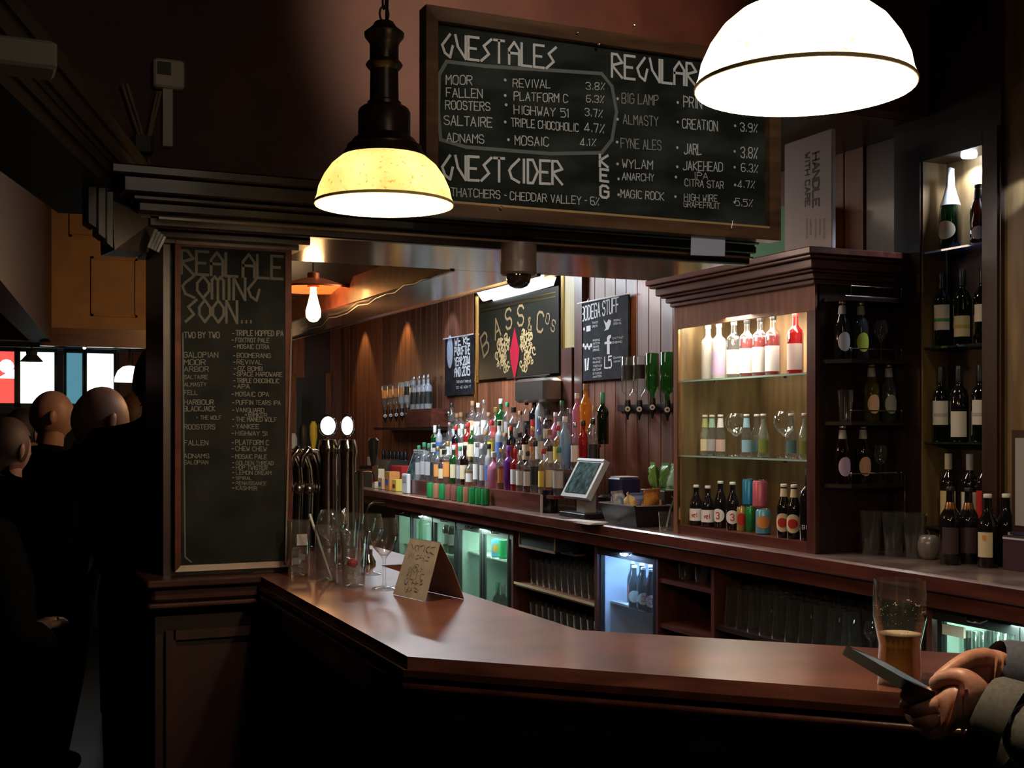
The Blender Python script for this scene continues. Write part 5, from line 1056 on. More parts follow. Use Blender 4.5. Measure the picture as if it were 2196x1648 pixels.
def bag(loc, sx, sy, sz, rz, tilt, m, label, cat='snack bag', name='snack_bag', m2=None):
    t = thing(name, label, cat, loc); t.rotation_euler = (tilt, 0, rz)
    q = MB(); n, k = 8, 8; vs = []; rr_ = random.Random(hash(label) % 997 if False else sum(map(ord, label)))
    for sgn in (-1, 1):
        for i in range(n + 1):
            for j in range(k + 1):
                u, v = i / n * 2 - 1, j / k * 2 - 1; puff = max(0, (1 - u * u) * (1 - v ** 4)) ** .6
                vs.append((u * sx * (1 + .06 * rr_.uniform(-1, 1)), sgn * (puff * sy + .001) + (.006 * rr_.uniform(-1, 1) if puff > 0 else 0), (v + 1) / 2 * sz))
    fs = []
    for sgn in (0, 1):
        o = sgn * (n + 1) * (k + 1)
        for i in range(n):
            for j in range(k):
                a = o + i * (k + 1) + j; f = (a, a + 1, a + k + 2, a + k + 1); fs.append(f if sgn == 0 else f[::-1])
    q.add(vs, fs); q.build('packet', m, t, world=False, smooth=True)
    MB().box(-sx, sx, -.0025, .0025, sz - .004, sz + .014).box(-sx, sx, -.0025, .0025, -.010, .004).build('crimped_seal', m2 or m, t, world=False, smooth=False)
    return t
foil = noisy('foil_silver_bag', (.30, .30, .32), (.75, .76, .78), .25, (14, 14, 14), metal=.3)
bag((tx - .02, ty + .12, ZC + .03), .07, .03, .14, .6, -.2, foil, 'crumpled silver snack bag at the till end of the tray')
bag((tx + .03, ty + .04, ZC + .03), .06, .03, .13, .2, .1, P('bag_blue', (.18, .28, .60), .3), 'blue snack bag in the middle of the tray')
bag((tx - .03, ty - .04, ZC + .03), .07, .03, .14, 1.0, -.25, noisy('bag_yellow', (.75, .50, .12), (.85, .75, .45), .3, (9, 9, 9)), 'yellow snack bag in the black tray')
bag((tx + .01, ty - .12, ZC + .03), .07, .03, .16, .4, .15, noisy('bag_orange', (.70, .18, .04), (.85, .45, .10), .3, (9, 9, 9)), 'orange snack bag at the cabinet end of the tray')
gx, gy, _ = onC(1405, 1120)
bxo = thing('crisp_carton', 'dark display carton holding green crisp bags beside the cabinet', 'box', (3.55, fx(1412, 3.55), ZC))
yc = fx(1412, 3.56)
MB().rbox(3.50, 3.66, yc - .16, yc + .10, ZC + .001, ZC + .19, .004).build('carton', P('carton_dark', (.035, .022, .016), .5), bxo, smooth=False)
MB().box(3.496, 3.50, yc - .14, yc + .08, ZC + .05, ZC + .14).build('printed_label', P('print_ochre', (.40, .22, .06), .6), bxo, smooth=False)
a = Vector((3.495, yc + .06, ZC + .075)); letters(bxo, 'OPPA', a, a + Vector((0, -.17, 0)), UZ, .045, NX, P('print_dark', (.03, .02, .015), .6), wt=.2, jit=0)
for i, (dy, m) in enumerate(((.06, P('bag_green', (.18, .36, .08), .35)), (-.04, P('bag_leaf', (.10, .26, .07), .3)), (-.12, P('bag_mint', (.30, .52, .38), .25)))):
    bag((3.575, yc + dy, ZC + .195), .05, .025, .13, 1.3 + i * .2, (-.1, .05, .25)[i], m, ('olive green crisp bag farthest in the carton', 'leaf green crisp bag in the carton middle', 'mint green crisp bag nearest the cabinet')[i])
gj = onC(1429, 1140); glassware('tumbler', gj, 'small glass jar with tongs on the worktop by the cabinet', clear, s=1.1, name='glass_jar')
tg = thing('tongs', 'steel tongs leaning in the small glass jar', 'tongs', (gj[0], gj[1], gj[2] + .02)); MB().tube([(0, 0, 0), (.01, -.02, .09), (.02, -.045, .15), (.02, -.02, .16)], .005, 6).build('arm', steel, tg, world=False); MB().tube([(.004, .006, 0), (.014, -.012, .09), (.02, -.045, .15)], .005, 6).build('arm', steel, tg, world=False)
# far end of the worktop
sp = thing('speaker_box', 'dark angled box at the far end of the worktop', 'machine', (3.45, fx(795, 3.45), ZC)); y_ = fx(797, 3.4)
MB().ext([(3.36, y_ + .25, ZC + .001), (3.66, y_ + .25, ZC + .001), (3.66, y_ + .25, ZC + .24), (3.50, y_ + .25, ZC + .24)], (0, 0, 0), (0, -.5, 0)).build('body', P('box_charcoal', (.035, .035, .035), .35), sp, smooth=False)
sn = thing('wall_socket_notice', 'small pale square notice on the far wall planks', 'notice', onX(797, 990, XW - .02)); a, b_ = onX(788, 980, XW - .02), onX(808, 1000, XW - .02)
MB().box(XW - .022, XW - .013, b_.y, a.y, b_.z, a.z).build('card', P('notice_pale', (.55, .56, .66), .5), sn, smooth=False)
for i, (px, py, w_, h_, m) in enumerate(((807, 1040, .05, .17, cream_l), (821, 1042, .07, .10, peach_l), (836, 1042, .08, .16, orange_l), (851, 1044, .07, .10, yell_l))):
    q = onC(px, py + 18); q = (3.36, fx(px, 3.36)); t = thing('snack_box', ('cream', 'peach', 'orange', 'yellow')[i] + ' cardboard box in the row at the far end of the worktop', 'box', (q[0], q[1], ZC)); 
    MB().rbox(q[0] - .03, q[0] + .06, q[1] - w_, q[1] + w_ * .6, ZC + .001, ZC + h_, .003).build('carton', m, t, smooth=False); MB().box(q[0] - .032, q[0] - .03, q[1] - w_ * .6, q[1] + w_ * .3, ZC + h_ * .3, ZC + h_ * .6).build('label', (red_l, blue_l, blue_l, red_l)[i], t, smooth=False)
rb = thing('red_box', 'flat red box lying behind the snack boxes', 'box', (3.55, fx(851, 3.5), ZC)); MB().rbox(3.48, 3.62, fx(866, 3.5), fx(842, 3.5), ZC + .001, ZC + .20, .004).build('carton', red_l, rb, smooth=False); MB().box(3.478, 3.48, fx(862, 3.5), fx(850, 3.5), ZC + .1, ZC + .15).build('label', cream_l, rb, smooth=False)
for i in range(7): bottle('wine', g_dgreen if i % 2 else g_black, c_black, cream_l if i % 2 else None, (3.72, fx(822 + i * 8, 3.72), ZC + .0005), 'dark wine bottle by the wall behind the snack boxes, %s from the second till' % ORD[7 - i], group='wine bottles behind the snack boxes')
cr_ = thing('card_reader', 'white card reader standing before the second till', 'card reader', (3.33, fx(870, 3.33), ZC)); MB().rbox(3.30, 3.33, fx(876, 3.31), fx(864, 3.31), ZC + .001, ZC + .16, .006).build('body', white_p, cr_, smooth=False); MB().box(3.298, 3.30, fx(874, 3.31), fx(866, 3.31), ZC + .09, ZC + .14).build('screen', grey_l, cr_, smooth=False)

# ================================================================== BEER TAPS ON THE BAR
def tapb(px, d=None, z=1.1, X=None):
    r = (px - CX) / F; Y = fx(px, X); return Vector((X, Y, z))
tf = thing('tap_fountain', 'tall twin chrome beer fountain with glowing round lens badges', 'beer tap', tapb(722, X=1.12)); px_ = tf.location
for i, o in enumerate((-.028, .034)):
    MB().lathe([(.042, 0), (.042, .012), (.030, .02), (.028, .30), (.032, .32), (.032, .335), (.026, .36)], x=o * C_, y=-o * S_, n=24).build('column', chrome, tf, world=False)
    ln = Matrix.Translation((o * C_ - .0, -o * S_, .405)) @ Matrix.Rotation(face_cam(px_.x, px_.y), 4, 'Z') @ Matrix.Rotation(R(90), 4, 'X')
    MB().lathe([(.001, -.012), (.034, -.012), (.038, -.006), (.038, .006), (.034, .012), (.001, .012)], n=26).xf(ln @ Matrix.Scale(.62 if i else .8, 4, (1, 0, 0))).build('badge_housing', chrome, tf, world=False)
    MB().lathe([(.001, .014), (.022, .0135), (.030, .0122)], n=26, cap=False).xf(ln @ Matrix.Scale(.62 if i else .8, 4, (1, 0, 0))).build('lit_lens', emit('lens_light', (1, .98, .9), 2.2), tf, world=False)
MB().tube([(.055 * C_, -.055 * S_, .25), (.085 * C_, -.085 * S_, .25)], .009).build('side_spout', chrome, tf, world=False)
sp_ = thing('side_tap', 'chrome tap with black handle sticking out beside the fountain', 'beer tap', px_ + Vector((.075 * C_, -.075 * S_, 0)))
MB().tube([(0, 0, .265), (.03 * C_, -.03 * S_, .267), (.052 * C_, -.052 * S_, .262)], .010).tube([(.045 * C_, -.045 * S_, .275), (.050 * C_, -.050 * S_, .255), (.052 * C_, -.052 * S_, .225)], [.014, .011, .007]).build('tap_body', chrome, sp_, world=False)
MB().lathe([(.006, .27), (.010, .29), (.017, .34), (.018, .358), (.010, .366)], x=.044 * C_, y=-.044 * S_, n=16).build('handle', c_black, sp_, world=False)
MB().lathe([(.012, 0), (.012, .262)], x=0, y=0, n=12).build('stem', chrome, sp_, world=False)
for i, (px, X_, hh, hc, nm) in enumerate(((662, 1.06, .36, LP('tap_black', (.02, .02, .02)), 'black handle'), (684, 1.08, .37, LP('tap_gold', (.75, .55, .06)), 'yellow handle'), (641, 1.04, .33, LP('tap_silver', (.6, .62, .66)), 'silver handle'))):
    b_ = tapb(px, X=X_); t = thing('beer_tap', 'curved chrome cobra beer tap with %s' % nm, 'beer tap', b_)
    MB().tube([(0, 0, 0), (0, 0, .10), (.004, 0, .20), (-.002, 0, .27), (-.018, 0, .315), (-.04, -.01, .325), (-.058, -.012, .305), (-.062, -.012, .27)], [.026, .022, .021, .020, .019, .016, .011, .008], 14).build('column', chrome, t, world=False)
    MB().lathe([(.036, 0), (.036, .008), (.026, .014)], n=20).build('base', chrome, t, world=False)
    MB().lathe([(.004, .315), (.006, .33), (.013, hh), (.013, hh + .035), (.006, hh + .05)], x=-.02, y=-.005, n=12).build('handle', hc, t, world=False)
    MB().sphere((-.035, -.012, .20), .018).build('badge', steel, t, world=False)
rp = thing('tap_badge_board', 'red-edged pump clip leaning between the chrome taps', 'pump clip', tapb(700, X=1.16)); MB().rbox(-.03, .03, -.012, .012, .001, .225, .006).xf(Matrix.Rotation(-YAW, 4, 'Z')).build('clip', P('clip_olive', (.10, .09, .055), .5), rp, world=False, smooth=False)
MB().rbox(.006, .031, -.016, -.012, .01, .218, .001).xf(Matrix.Rotation(-YAW, 4, 'Z')).build('red_panel', P('clip_red', (.26, .01, .015), .4), rp, world=False, smooth=False)
kb = thing('chrome_finial', 'turned chrome finial standing behind the bar glasses', 'tap finial', tapb(738, X=1.06)); MB().lathe([(.024, 0), (.024, .006), (.010, .012), (.008, .05), (.018, .062), (.022, .075), (.018, .088), (.007, .096), (.012, .108), (.006, .118), (.007, .150), (.003, .158)], n=20).build('finial', chrome, kb, world=False)
gn = thing('gooseneck_tap', 'thin curved chrome water tap behind the wine glass', 'tap', tapb(790, X=1.09)); MB().tube([(0, 0, 0), (0, 0, .10), (-.006, 0, .15), (.002, 0, .175), (.02, 0, .185), (.05, 0, .183)], .0035, 8).build('spout', chrome, gn, world=False); MB().lathe([(.022, 0), (.022, .01), (.012, .03), (.012, .045)], n=16).build('base', chrome, gn, world=False)

# ================================================================== ON THE BAR
def onBar(px, py): p = onZ(px, py, 1.1); return (p.x, p.y, 1.1005)
ice = glass('ice', (.92, .94, .95), .35, (.75, .78, .80), .5)
frostg = glass('used_glass', (.97, .98, .98), .018, (.8, .83, .85), .62)
def cubes(par, loc, n, r, z0, seed):
    rr_ = random.Random(seed)
    for k in range(n):
        c = Vector((loc[0] + rr_.uniform(-r, r), loc[1] + rr_.uniform(-r, r), loc[2] + z0 + k * .011)); q = MB().obox(c, .009, .009, .008, Matrix.Rotation(rr_.uniform(0, 3), 3, 'Z') @ Matrix.Rotation(rr_.uniform(-.5, .5), 3, 'X'))
        o = q.build('ice_cube', ice, par, smooth=False)
l_ = onBar(641, 1236); g1 = glassware('hiball', l_, 'tall straight used glass beside the pillar chalkboard', frostg); cubes(g1, l_, 5, .010, .02, 1); MB().box(l_[0] - .014, l_[0] + .014, l_[1] - .0315, l_[1] - .030, 1.185, 1.215).build('etched_mark', P('etched', (.36, .34, .36), .6), g1, smooth=False)
l_ = onBar(700, 1247); glassware('hiball', l_, 'used glass holding a straw between two taller glasses', frostg, s=.97)
sw = thing('drinking_straw', 'pale drinking straw leaning in the used glass', 'straw', l_); pA, pB = onZ(709, 1238, 1.1), at(664, 1103, dep(l_[0], l_[1]) - .0)
MB().tube([Vector((l_[0], l_[1], 1.106)) + Vector((.012, -.004, 0)), pB], .0035, 8).build('tube', P('straw_grey', (.55, .56, .60), .4), sw)
l_ = onBar(759, 1258); g3 = glassware('straight', l_, 'used tapered glass with ice and pink dregs in front', frostg, s=.90); cubes(g3, l_, 4, .010, .014, 4); MB().sphere((l_[0] - .004, l_[1], 1.165), .016, 10, 8, sz=.8).build('fruit_slice', P('fruit_red', (.42, .03, .04), .4), g3)
glassware('wine', onBar(824, 1264), 'empty wine glass beside the folded card', bright_glass, s=.98)
glassware('balloon', onBar(712, 1222), 'balloon glass behind the row of used glasses', bright_glass, s=.86)
glassware('straight', onBar(742, 1212), 'wide empty glass at the back of the used glasses', frostg, s=.98)
glassware('wine', onBar(796, 1232), 'wine glass standing behind the tapered glass', bright_glass, s=.92)
# folded card
cA, cB = onZ(843, 1276, 1.1), onZ(912, 1292, 1.1); back = onZ(970, 1286, 1.1)
apexm = (cA + cB) / 2; dirv = (cB - cA); n_ = Vector((-dirv.y, dirv.x, 0)).normalized(); 
if n_.dot(Vector((S_, C_, 0))) < 0: n_ = -n_
dpt = .062; H = .135
tc_ = thing('tent_card', 'folded brown paper notice card standing on the bar', 'card', (apexm.x, apexm.y, 1.1005))
tA, tB = cA + n_ * dpt * .62 + UZ * H + dirv * .10, cB + n_ * dpt * .62 + UZ * H + dirv * .02; bA, bB = cA + n_ * dpt * 1.55, cB + n_ * dpt * 1.55 + dirv * .1
paper = noisy('kraft_paper', (.36, .33, .31), (.48, .44, .41), .7, (9, 9, 9))
nn = (tA - cA).cross(cB - cA).normalized()
z_ = Vector((0, 0, .001))
MB().ext([cA + z_, cB + z_, tB, tA], nn * .0006, -nn * .0006).build('front_leaf', paper, tc_, smooth=False)
mid1, mid2 = (tA + bA) / 2 + Vector((0, 0, .012)), (tB + bB) / 2 + Vector((0, 0, .012))
MB().ext([tA, tB, mid2, mid1], (0, 0, 0), n_ * -.001).ext([mid1, mid2, bB + z_, bA + z_], (0, 0, 0), n_ * -.001).build('rear_leaf', paper, tc_, smooth=False)
nf = nn if nn.dot(Vector((-S_, -C_, 0))) > 0 else -nn
ink = P('faded_ink', (.17, .135, .115), .8); U_ = (tA - cA).normalized(); mbs = MB()
for i, (s, v, u0, u1, cp) in enumerate((('NOTICE', .80, .12, .88, .014), ('PLEASE', .66, .15, .80, .010), ('O', .52, .42, .55, .010), ('ORDER', .44, .28, .70, .010), ('AT THE', .34, .25, .78, .013), ('OTHER', .22, .25, .80, .013), ('BAR', .10, .30, .72, .012))):
    a = cA.lerp(tA, v); b_ = cB.lerp(tB, v); letters(tc_, s, a.lerp(b_, u0), a.lerp(b_, u1), U_, cp, nf, ink, wt=.16, jit=.20, mb=mbs)
# the notice's print is too faded to read in full: broken strokes only
mbs.f = [f for i, f in enumerate(mbs.f) if i % 2]; mbs.build('faded_print', ink, tc_, smooth=False)
# pint in front
pl_ = onBar(1929, 1468)
pg = glassware('tulip', pl_, 'half-drunk pint glass of amber beer on the bar behind the phone', glass('pint_clear', (.98, .98, .98), .010, (.8, .82, .82), .6), s=1.0)
bs = 1.0
MB().lathe([(.0305, .006), (.031, .030), (.0298, .060), (.0325, .075), (.0326, .0765)], n=28).build('beer', glass('beer_amber', (.95, .60, .14), .62, (.90, .46, .06), .25, .05), pg, world=False)
MB().lathe([(.0326, .0768), (.0330, .0785), (.030, .0792), (.001, .0780)], n=28, cap=False).build('beer_head', P('beer_foam', (.50, .40, .28), .7), pg, world=False)
mbf = MB(); rr_ = random.Random(2)
for k in range(46):
    a = rr_.uniform(0, 2 * math.pi); h = .118 + .006 * math.sin(a * 3) + rr_.uniform(-.003, .003); rad = .0388
    mbf.sphere((rad * math.cos(a), rad * math.sin(a), h), rr_.uniform(.0006, .0015), 6, 4)
for k in range(40):
    a = rr_.uniform(0, 2 * math.pi); h = rr_.uniform(.085, .116); rad = .0345 + (h - .085) / .031 * .0035
    mbf.sphere((rad * math.cos(a), rad * math.sin(a), h), rr_.uniform(.0004, .0009), 6, 4)
mbf.build('foam_lacing', P('foam_white', (.6, .58, .55), .6), pg, world=False, kind='stuff')
# ---- boxes and cables above the canopy
jb = thing('junction_box', 'white junction box with conduit fixed to the wall above the canopy', 'junction box', onY(362, 160, 3.89))
a, b_ = onY(329, 124, 3.87), onY(395, 193, 3.87); greyw = P('painted_white', (.85, .80, .74), .5)
MB().rbox(a.x, b_.x, 3.86, 3.899, b_.z, a.z, .006).build('box', greyw, jb, smooth=False)
a2, b2 = onY(350, 195, 3.87), onY(371, 372, 3.87); MB().box(a2.x, b2.x, 3.875, 3.899, 2.36, b_.z).build('conduit', greyw, jb, smooth=False)
MB().box(a.x + .01, a.x + .05, 3.855, 3.86, a.z - .05, a.z - .012).build('cable_gland', P('gland', (.10, .09, .09), .5), jb, smooth=False)
eb = thing('trunking_box', 'grey painted box on the cornice in the upper corner of the room', 'box', onY(60, 108, 2.9))
a, b_ = onY(-40, 68, 2.12), onY(123, 148, 2.12); MB().rbox(a.x, b_.x, 2.12, 2.20, b_.z, a.z, .005).build('casing', P('box_greyed', (.30, .29, .27), .6), eb, smooth=False)
MB().box(b_.x - .12, b_.x - .09, 2.14, 2.17, a.z - .005, 3.25).build('bracket', beam_m, eb, smooth=False)
cbm = thing('hanging_cables', 'thin looped cables hanging down beside the junction box', 'cable', onY(300, 260, 3.85))
for q in (((262, 180), (285, 250), (312, 330), (322, 352)), ((272, 180), (296, 255), (318, 335)), ((345, 196), (332, 250), (320, 300), (312, 340)), ((338, 196), (326, 250), (314, 310))):
    MB().tube([onY(a_, b_, 3.87) for a_, b_ in q], .004, 6).build('cable', P('cable_grey', (.40, .30, .24), .6), cbm)
a, b_ = onY(280, 336, 3.84), onY(326, 368, 3.84); MB().rbox(a.x, b_.x, 3.80, 3.86, 2.36, b_.z + .06, .01).build('cable_clamp', P('clamp', (.05, .055, .05), .5), cbm, smooth=False)
# distant lamps of the main room
dl_ = thing('distant_pendant', 'white glass dome pendant glowing before the far windows', 'lamp', at(278, 820, 7.6)); MB().lathe([(.09, 0), (.088, .03), (.07, .07), (.04, .095), (.015, .10)], n=24).build('shade', emit('far_lamp', (1, .97, .92), 2.2), dl_, world=False); MB().tube([(0, 0, .1), (0, 0, 1.5)], .006).build('flex', black_m, dl_, world=False)
dl2 = thing('distant_pendant', 'dark conical pendant lamp against the bright far window', 'lamp', at(68, 776, 7.2)); MB().lathe([(.065, 0), (.03, .04), (.032, .055), (.03, .07)], n=20).build('shade', P('far_shade', (.10, .085, .06), .5), dl2, world=False); MB().tube([(0, 0, .06), (0, 0, 1.4)], .005).build('flex', black_m, dl2, world=False)
dl3 = thing('tiny_wall_lamp', 'tiny warm light under the far ochre beam', 'lamp', at(181, 746, 6.9)); MB().sphere((0, 0, 0), .009, 10, 8).build('bulb', emit('bulb_warm', (1, .8, .45), 45), dl3, world=False); MB().box(-.012, .012, .0, .012, .006, .05).build('fitting', brass, dl3, world=False)
# ================================================================== PEOPLE
def V(*a): return Vector(a)
def skin(name, verts, edges, radii, mat, parent, root=0, sub=2):
    off = Vector((0, 0, 0)); o = parent
    while o is not None: off += o.location; o = o.parent
    me = bpy.data.meshes.new(name); me.from_pydata([tuple(Vector(v) - off) for v in verts], edges, []); me.update()
    ob = bpy.data.objects.new(name, me); COL.objects.link(ob); ob.parent = parent; me.materials.append(mat)
    sk = ob.modifiers.new('skin', 'SKIN'); sk.use_smooth_shade = True
    for i, sv in enumerate(me.skin_vertices[0].data):
        r = radii[i]; sv.radius = (r, r) if not isinstance(r, tuple) else r; sv.use_root = (i == root)
    ss = ob.modifiers.new('subdivision', 'SUBSURF'); ss.levels = 1; ss.render_levels = sub
    return ob
def head(parent, c, yaw, pitch, skinm, hairm=None, s=1.0, bald=True, ears=True):
    """c: centre of the skull; faces local -Y, turned by yaw"""
    n, m = 24, 18; vs = []; 
    for i in range(m + 1):
        th = math.pi * i / m; z = math.cos(th)
        for k in range(n):
            a = 2 * math.pi * k / n; x, y = math.sin(th) * math.cos(a), math.sin(th) * math.sin(a)
            rx, ry, rz_ = .076, .097, .115
            wd = 1 - .28 * max(0, -z - .15) ** 1.1           # jaw narrows
            px, py, pz = x * rx * wd, y * ry * (1 - .10 * max(0, -z)), z * rz_
            if y > .2 and z < -.35: py *= 1 - .45 * (-z - .35)
            f = max(0, -y)
            if abs(x) < .2 and f > .8 and -.25 < z < .25: py -= .020 * (1 - abs(x) / .2) * (1 if z < .05 else .4)      # nose
            if f > .7 and .12 < z < .32: py -= .005                                                                   # brow
            if f > .75 and .0 < z < .14 and .18 < abs(x) < .5: py += .008                                             # eye sockets
            if abs(x) < .35 and f > .7 and -.50 < z < -.32: py -= .005                                                # lips
            if abs(x) < .3 and f > .5 and z < -.75: py -= .010                                                        # chin
            vs.append((px * s, py * s, pz * s))
    fs = [(i * n + k, i * n + (k + 1) % n, (i + 1) * n + (k + 1) % n, (i + 1) * n + k) for i in range(m) for k in range(n)]
    M = Matrix.Translation(c) @ Matrix.Rotation(yaw, 4, 'Z') @ Matrix.Rotation(pitch, 4, 'X')
    h = MB().add(vs, [f[::-1] for f in fs]).xf(M).build('head', skinm, parent)
    for sx in (-1, 1):
        e = MB().sphere((0, 0, 0), .03 * s, 12, 8, sx=.32, sy=.62, sz=1.0).xf(M @ Matrix.Translation((sx * .078 * s, .012 * s, -.005 * s)) @ Matrix.Rotation(sx * -.35, 4, 'Z'))
        e.build('ear', skinm, h)
        MB().sphere((sx * .030 * s, -.083 * s, .012 * s), .0115 * s, 10, 8).xf(M).build('eye', P('eye_white', (.5, .48, .45), .3), h)
    if hairm:
        hv = []; idx = {}
        for j, p_ in enumerate(vs):
            x, y, z = p_[0] / s, p_[1] / s, p_[2] / s
        q = MB(); keep = []
        for f in fs:
            ok = all((vs[i][2] / s > (.045 if vs[i][1] < -.03 * s else -.055)) for i in f)
            if ok: keep.append(f[::-1])
        q.add([(v[0] * 1.07, v[1] * 1.06 + .002, v[2] * 1.06 + .004) for v in vs], keep).xf(M).build('hair', hairm, h)
    return h
cloth_k = noisy('dark_coat', (.003, .003, .004), (.007, .007, .008), .95, (20, 20, 20), spec=.05)
skin_m = noisy('skin', (.30, .18, .14), (.40, .24, .18), .5, (9, 9, 9))
hair_k = noisy('dark_hair', (.010, .008, .007), (.025, .018, .014), .6, (30, 30, 30)); hair_b = noisy('brown_hair', (.05, .025, .015), (.09, .045, .025), .6, (30, 30, 30))
def standing(label, top_px, d, yaw, pitch=0.0, hair=None, lean=(0, 0), s=1.0, coat=cloth_k, arms=.35, name='person', crouch=0.0, wide=1.0):
    """top_px: pixel of the crown of the head; the figure stands on the floor below; faces local -Y turned by yaw"""
    T = at(top_px[0], top_px[1], d); H = T.z; hc = Vector((T.x, T.y, H - .115 * s)); base = Vector((T.x - lean[0], T.y - lean[1], 0))
    t = thing(name, label, 'person', base)
    Rz = Matrix.Rotation(yaw, 3, 'Z'); k = H / 1.75
    def L(x, y, z, f=1.0):    # f: share of the lean taken at this height
        v = Rz @ Vector((x * k, y * k, 0)); lf = (z / 1.6) ** 1.6
        return Vector((base.x + v.x + lean[0] * lf, base.y + v.y + lean[1] * lf, z * k))
    w_ = wide
    vs = [L(0, 0, .95), L(0, .01, 1.12), L(0, .015, 1.28), L(0, .02, 1.40), L(0, .015, 1.49), L(0, 0, 1.57)]
    ra = [(.165 * w_, .13 * w_), (.16 * w_, .13 * w_), (.185 * w_, .135 * w_), (.165 * w_, .12), (.07, .07), (.055, .058)]
    ed = [(0, 1), (1, 2), (2, 3), (3, 4), (4, 5)]
    for sx in (-1, 1):
        b_ = len(vs); vs += [L(sx * .17 * w_, .015, 1.42), L(sx * .235 * w_, .03, 1.28), L(sx * .26 * w_, .03, 1.10), L(sx * .22 * w_, -arms * .6, 1.03), L(sx * .17, -arms * .95, 1.06)]
        ra += [.085, .068, .055, .048, .035]; ed += [(3, b_), (b_, b_ + 1), (b_ + 1, b_ + 2), (b_ + 2, b_ + 3), (b_ + 3, b_ + 4)]
        b_ = len(vs); vs += [L(sx * .095, 0, .86), L(sx * .11, -.01, .50), L(sx * .12, .02, .10), L(sx * .13, -.10, .045)]
        ra += [.105, .072, .052, .045]; ed += [(0, b_), (b_, b_ + 1), (b_ + 1, b_ + 2), (b_ + 2, b_ + 3)]
    ra = [tuple(q * k for q in r) if isinstance(r, tuple) else r * k for r in ra]
    skin('clothed_body', vs, ed, ra, coat, t)
    head(t, hc, yaw, pitch, skin_m, hair, s)
    nk = L(0, .01, 1.50); MB().tube([nk, hc + Vector((0, 0, -.06))], [.060 * s, .055 * s], 14).build('neck', skin_m, t)
    # hands
    for sx in (-1, 1):
        h0 = L(sx * .17, -arms * .95, 1.06); dr = (L(sx * .15, -arms * 1.5, 1.07) - h0).normalized(); sd = dr.cross(UZ).normalized()
        hv = [h0, h0 + dr * .05, h0 + dr * .09]; he = [(0, 1), (1, 2)]; hr = [.026, (.036, .018), (.034, .014)]
        for j, o in enumerate((-.030, -.010, .010, .030)):
            b_ = len(hv); hv += [h0 + dr * .125 + sd * o, h0 + dr * (.16 - abs(o) * .3) + sd * o + UZ * -.012]; hr += [.010, .008]; he += [(2, b_), (b_, b_ + 1)]
        b_ = len(hv); hv += [h0 + dr * .06 + sd * (-sx * .05) , h0 + dr * .10 + sd * (-sx * .06)]; hr += [.012, .010]; he += [(1, b_), (b_, b_ + 1)]
        skin('hand', hv, he, hr, skin_m, t, sub=1)
    return t
aw = -YAW + math.pi       # facing away from the camera
standing('tall person in a black coat with dark hair, back turned beside the pillar', (345, 742), 3.95, aw + .5, .1, hair_k, wide=1.05, s=1.05)
standing('bald person leaning forward in a dark coat, ear visible, beside the tall person', (214, 828), 4.3, aw - .6, .35, None, lean=(.27, .06), s=1.08, wide=1.15)
standing('bald person farther off with orange light on the side of the head', (111, 838), 5.4, aw - 1.0, .1, None, s=.98)
standing('person with short reddish brown hair at the lower corner of the crowd', (14, 900), 4.6, aw - .3, .3, hair_b, s=1.0, wide=1.1)
standing('person with dark hair half hidden behind the bald heads', (48, 880), 5.9, aw - .2, 0, hair_k, s=1.0)
standing('brown-haired person seen between the bald person and the tall person', (286, 845), 6.3, aw + .3, 0, hair_b, s=1.0)
standing('person in a black jacket with bowed head, filling the corner nearest the viewer', (-120, 950), 3.6, aw - .2, .5, hair_k, lean=(.05, .05), s=1.0, wide=1.35)
# ---------------- the guest with the phone
denim = noisy('grey_sleeve', (.050, .052, .055), (.085, .088, .092), .85, (60, 60, 60)); navy = noisy('navy_sleeve', (.035, .045, .085), (.06, .075, .12), .85, (60, 60, 60))
bp = at(2560, 1400, 1.12); gp = thing('person', 'person at the bar in grey and navy sleeves holding a phone in both hands', 'person', (bp.x, bp.y, 0))
def ap(px, py, d): return at(px, py, d)
elN, elF = ap(2420, 1640, 1.30), ap(2400, 1520, 1.56)
shN, shF = ap(2620, 1160, 1.10), ap(2560, 1150, 1.36)
chest = (shN + shF) / 2 + V(.03, -.02, -.06)
wN, wF = ap(2115, 1535, 1.47), ap(2165, 1452, 1.60)
pel = Vector((chest.x + .06, chest.y - .06, .92))
vs = [pel, pel.lerp(chest, .5), chest, chest + V(0, 0, .12), shN, ap(2540, 1420, 1.18), elN, ap(2290, 1610, 1.38), ap(2160, 1552, 1.45), shF, ap(2490, 1360, 1.44), elF, ap(2300, 1490, 1.57), ap(2185, 1455, 1.59)]
ed = [(0, 1), (1, 2), (2, 3), (2, 4), (4, 5), (5, 6), (6, 7), (7, 8), (2, 9), (9, 10), (10, 11), (11, 12), (12, 13)]
ra = [.15, .155, .15, .07, .085, .062, .052, .050, .045, .085, .060, .050, .044, .036]
fp = Vector((pel.x, pel.y, 0)); b_ = len(vs)
for sx in (-1, 1):
    b_ = len(vs); vs += [fp + V(sx * .10, -sx * .03, .80), fp + V(sx * .11, -sx * .03, .46), fp + V(sx * .12, -sx * .03, .08), fp + V(sx * .12 - .03, .08, .04)]; ra += [.10, .07, .05, .045]; ed += [(0, b_), (b_, b_ + 1), (b_ + 1, b_ + 2), (b_ + 2, b_ + 3)]
skin('clothed_body', vs, ed, ra, denim, gp)
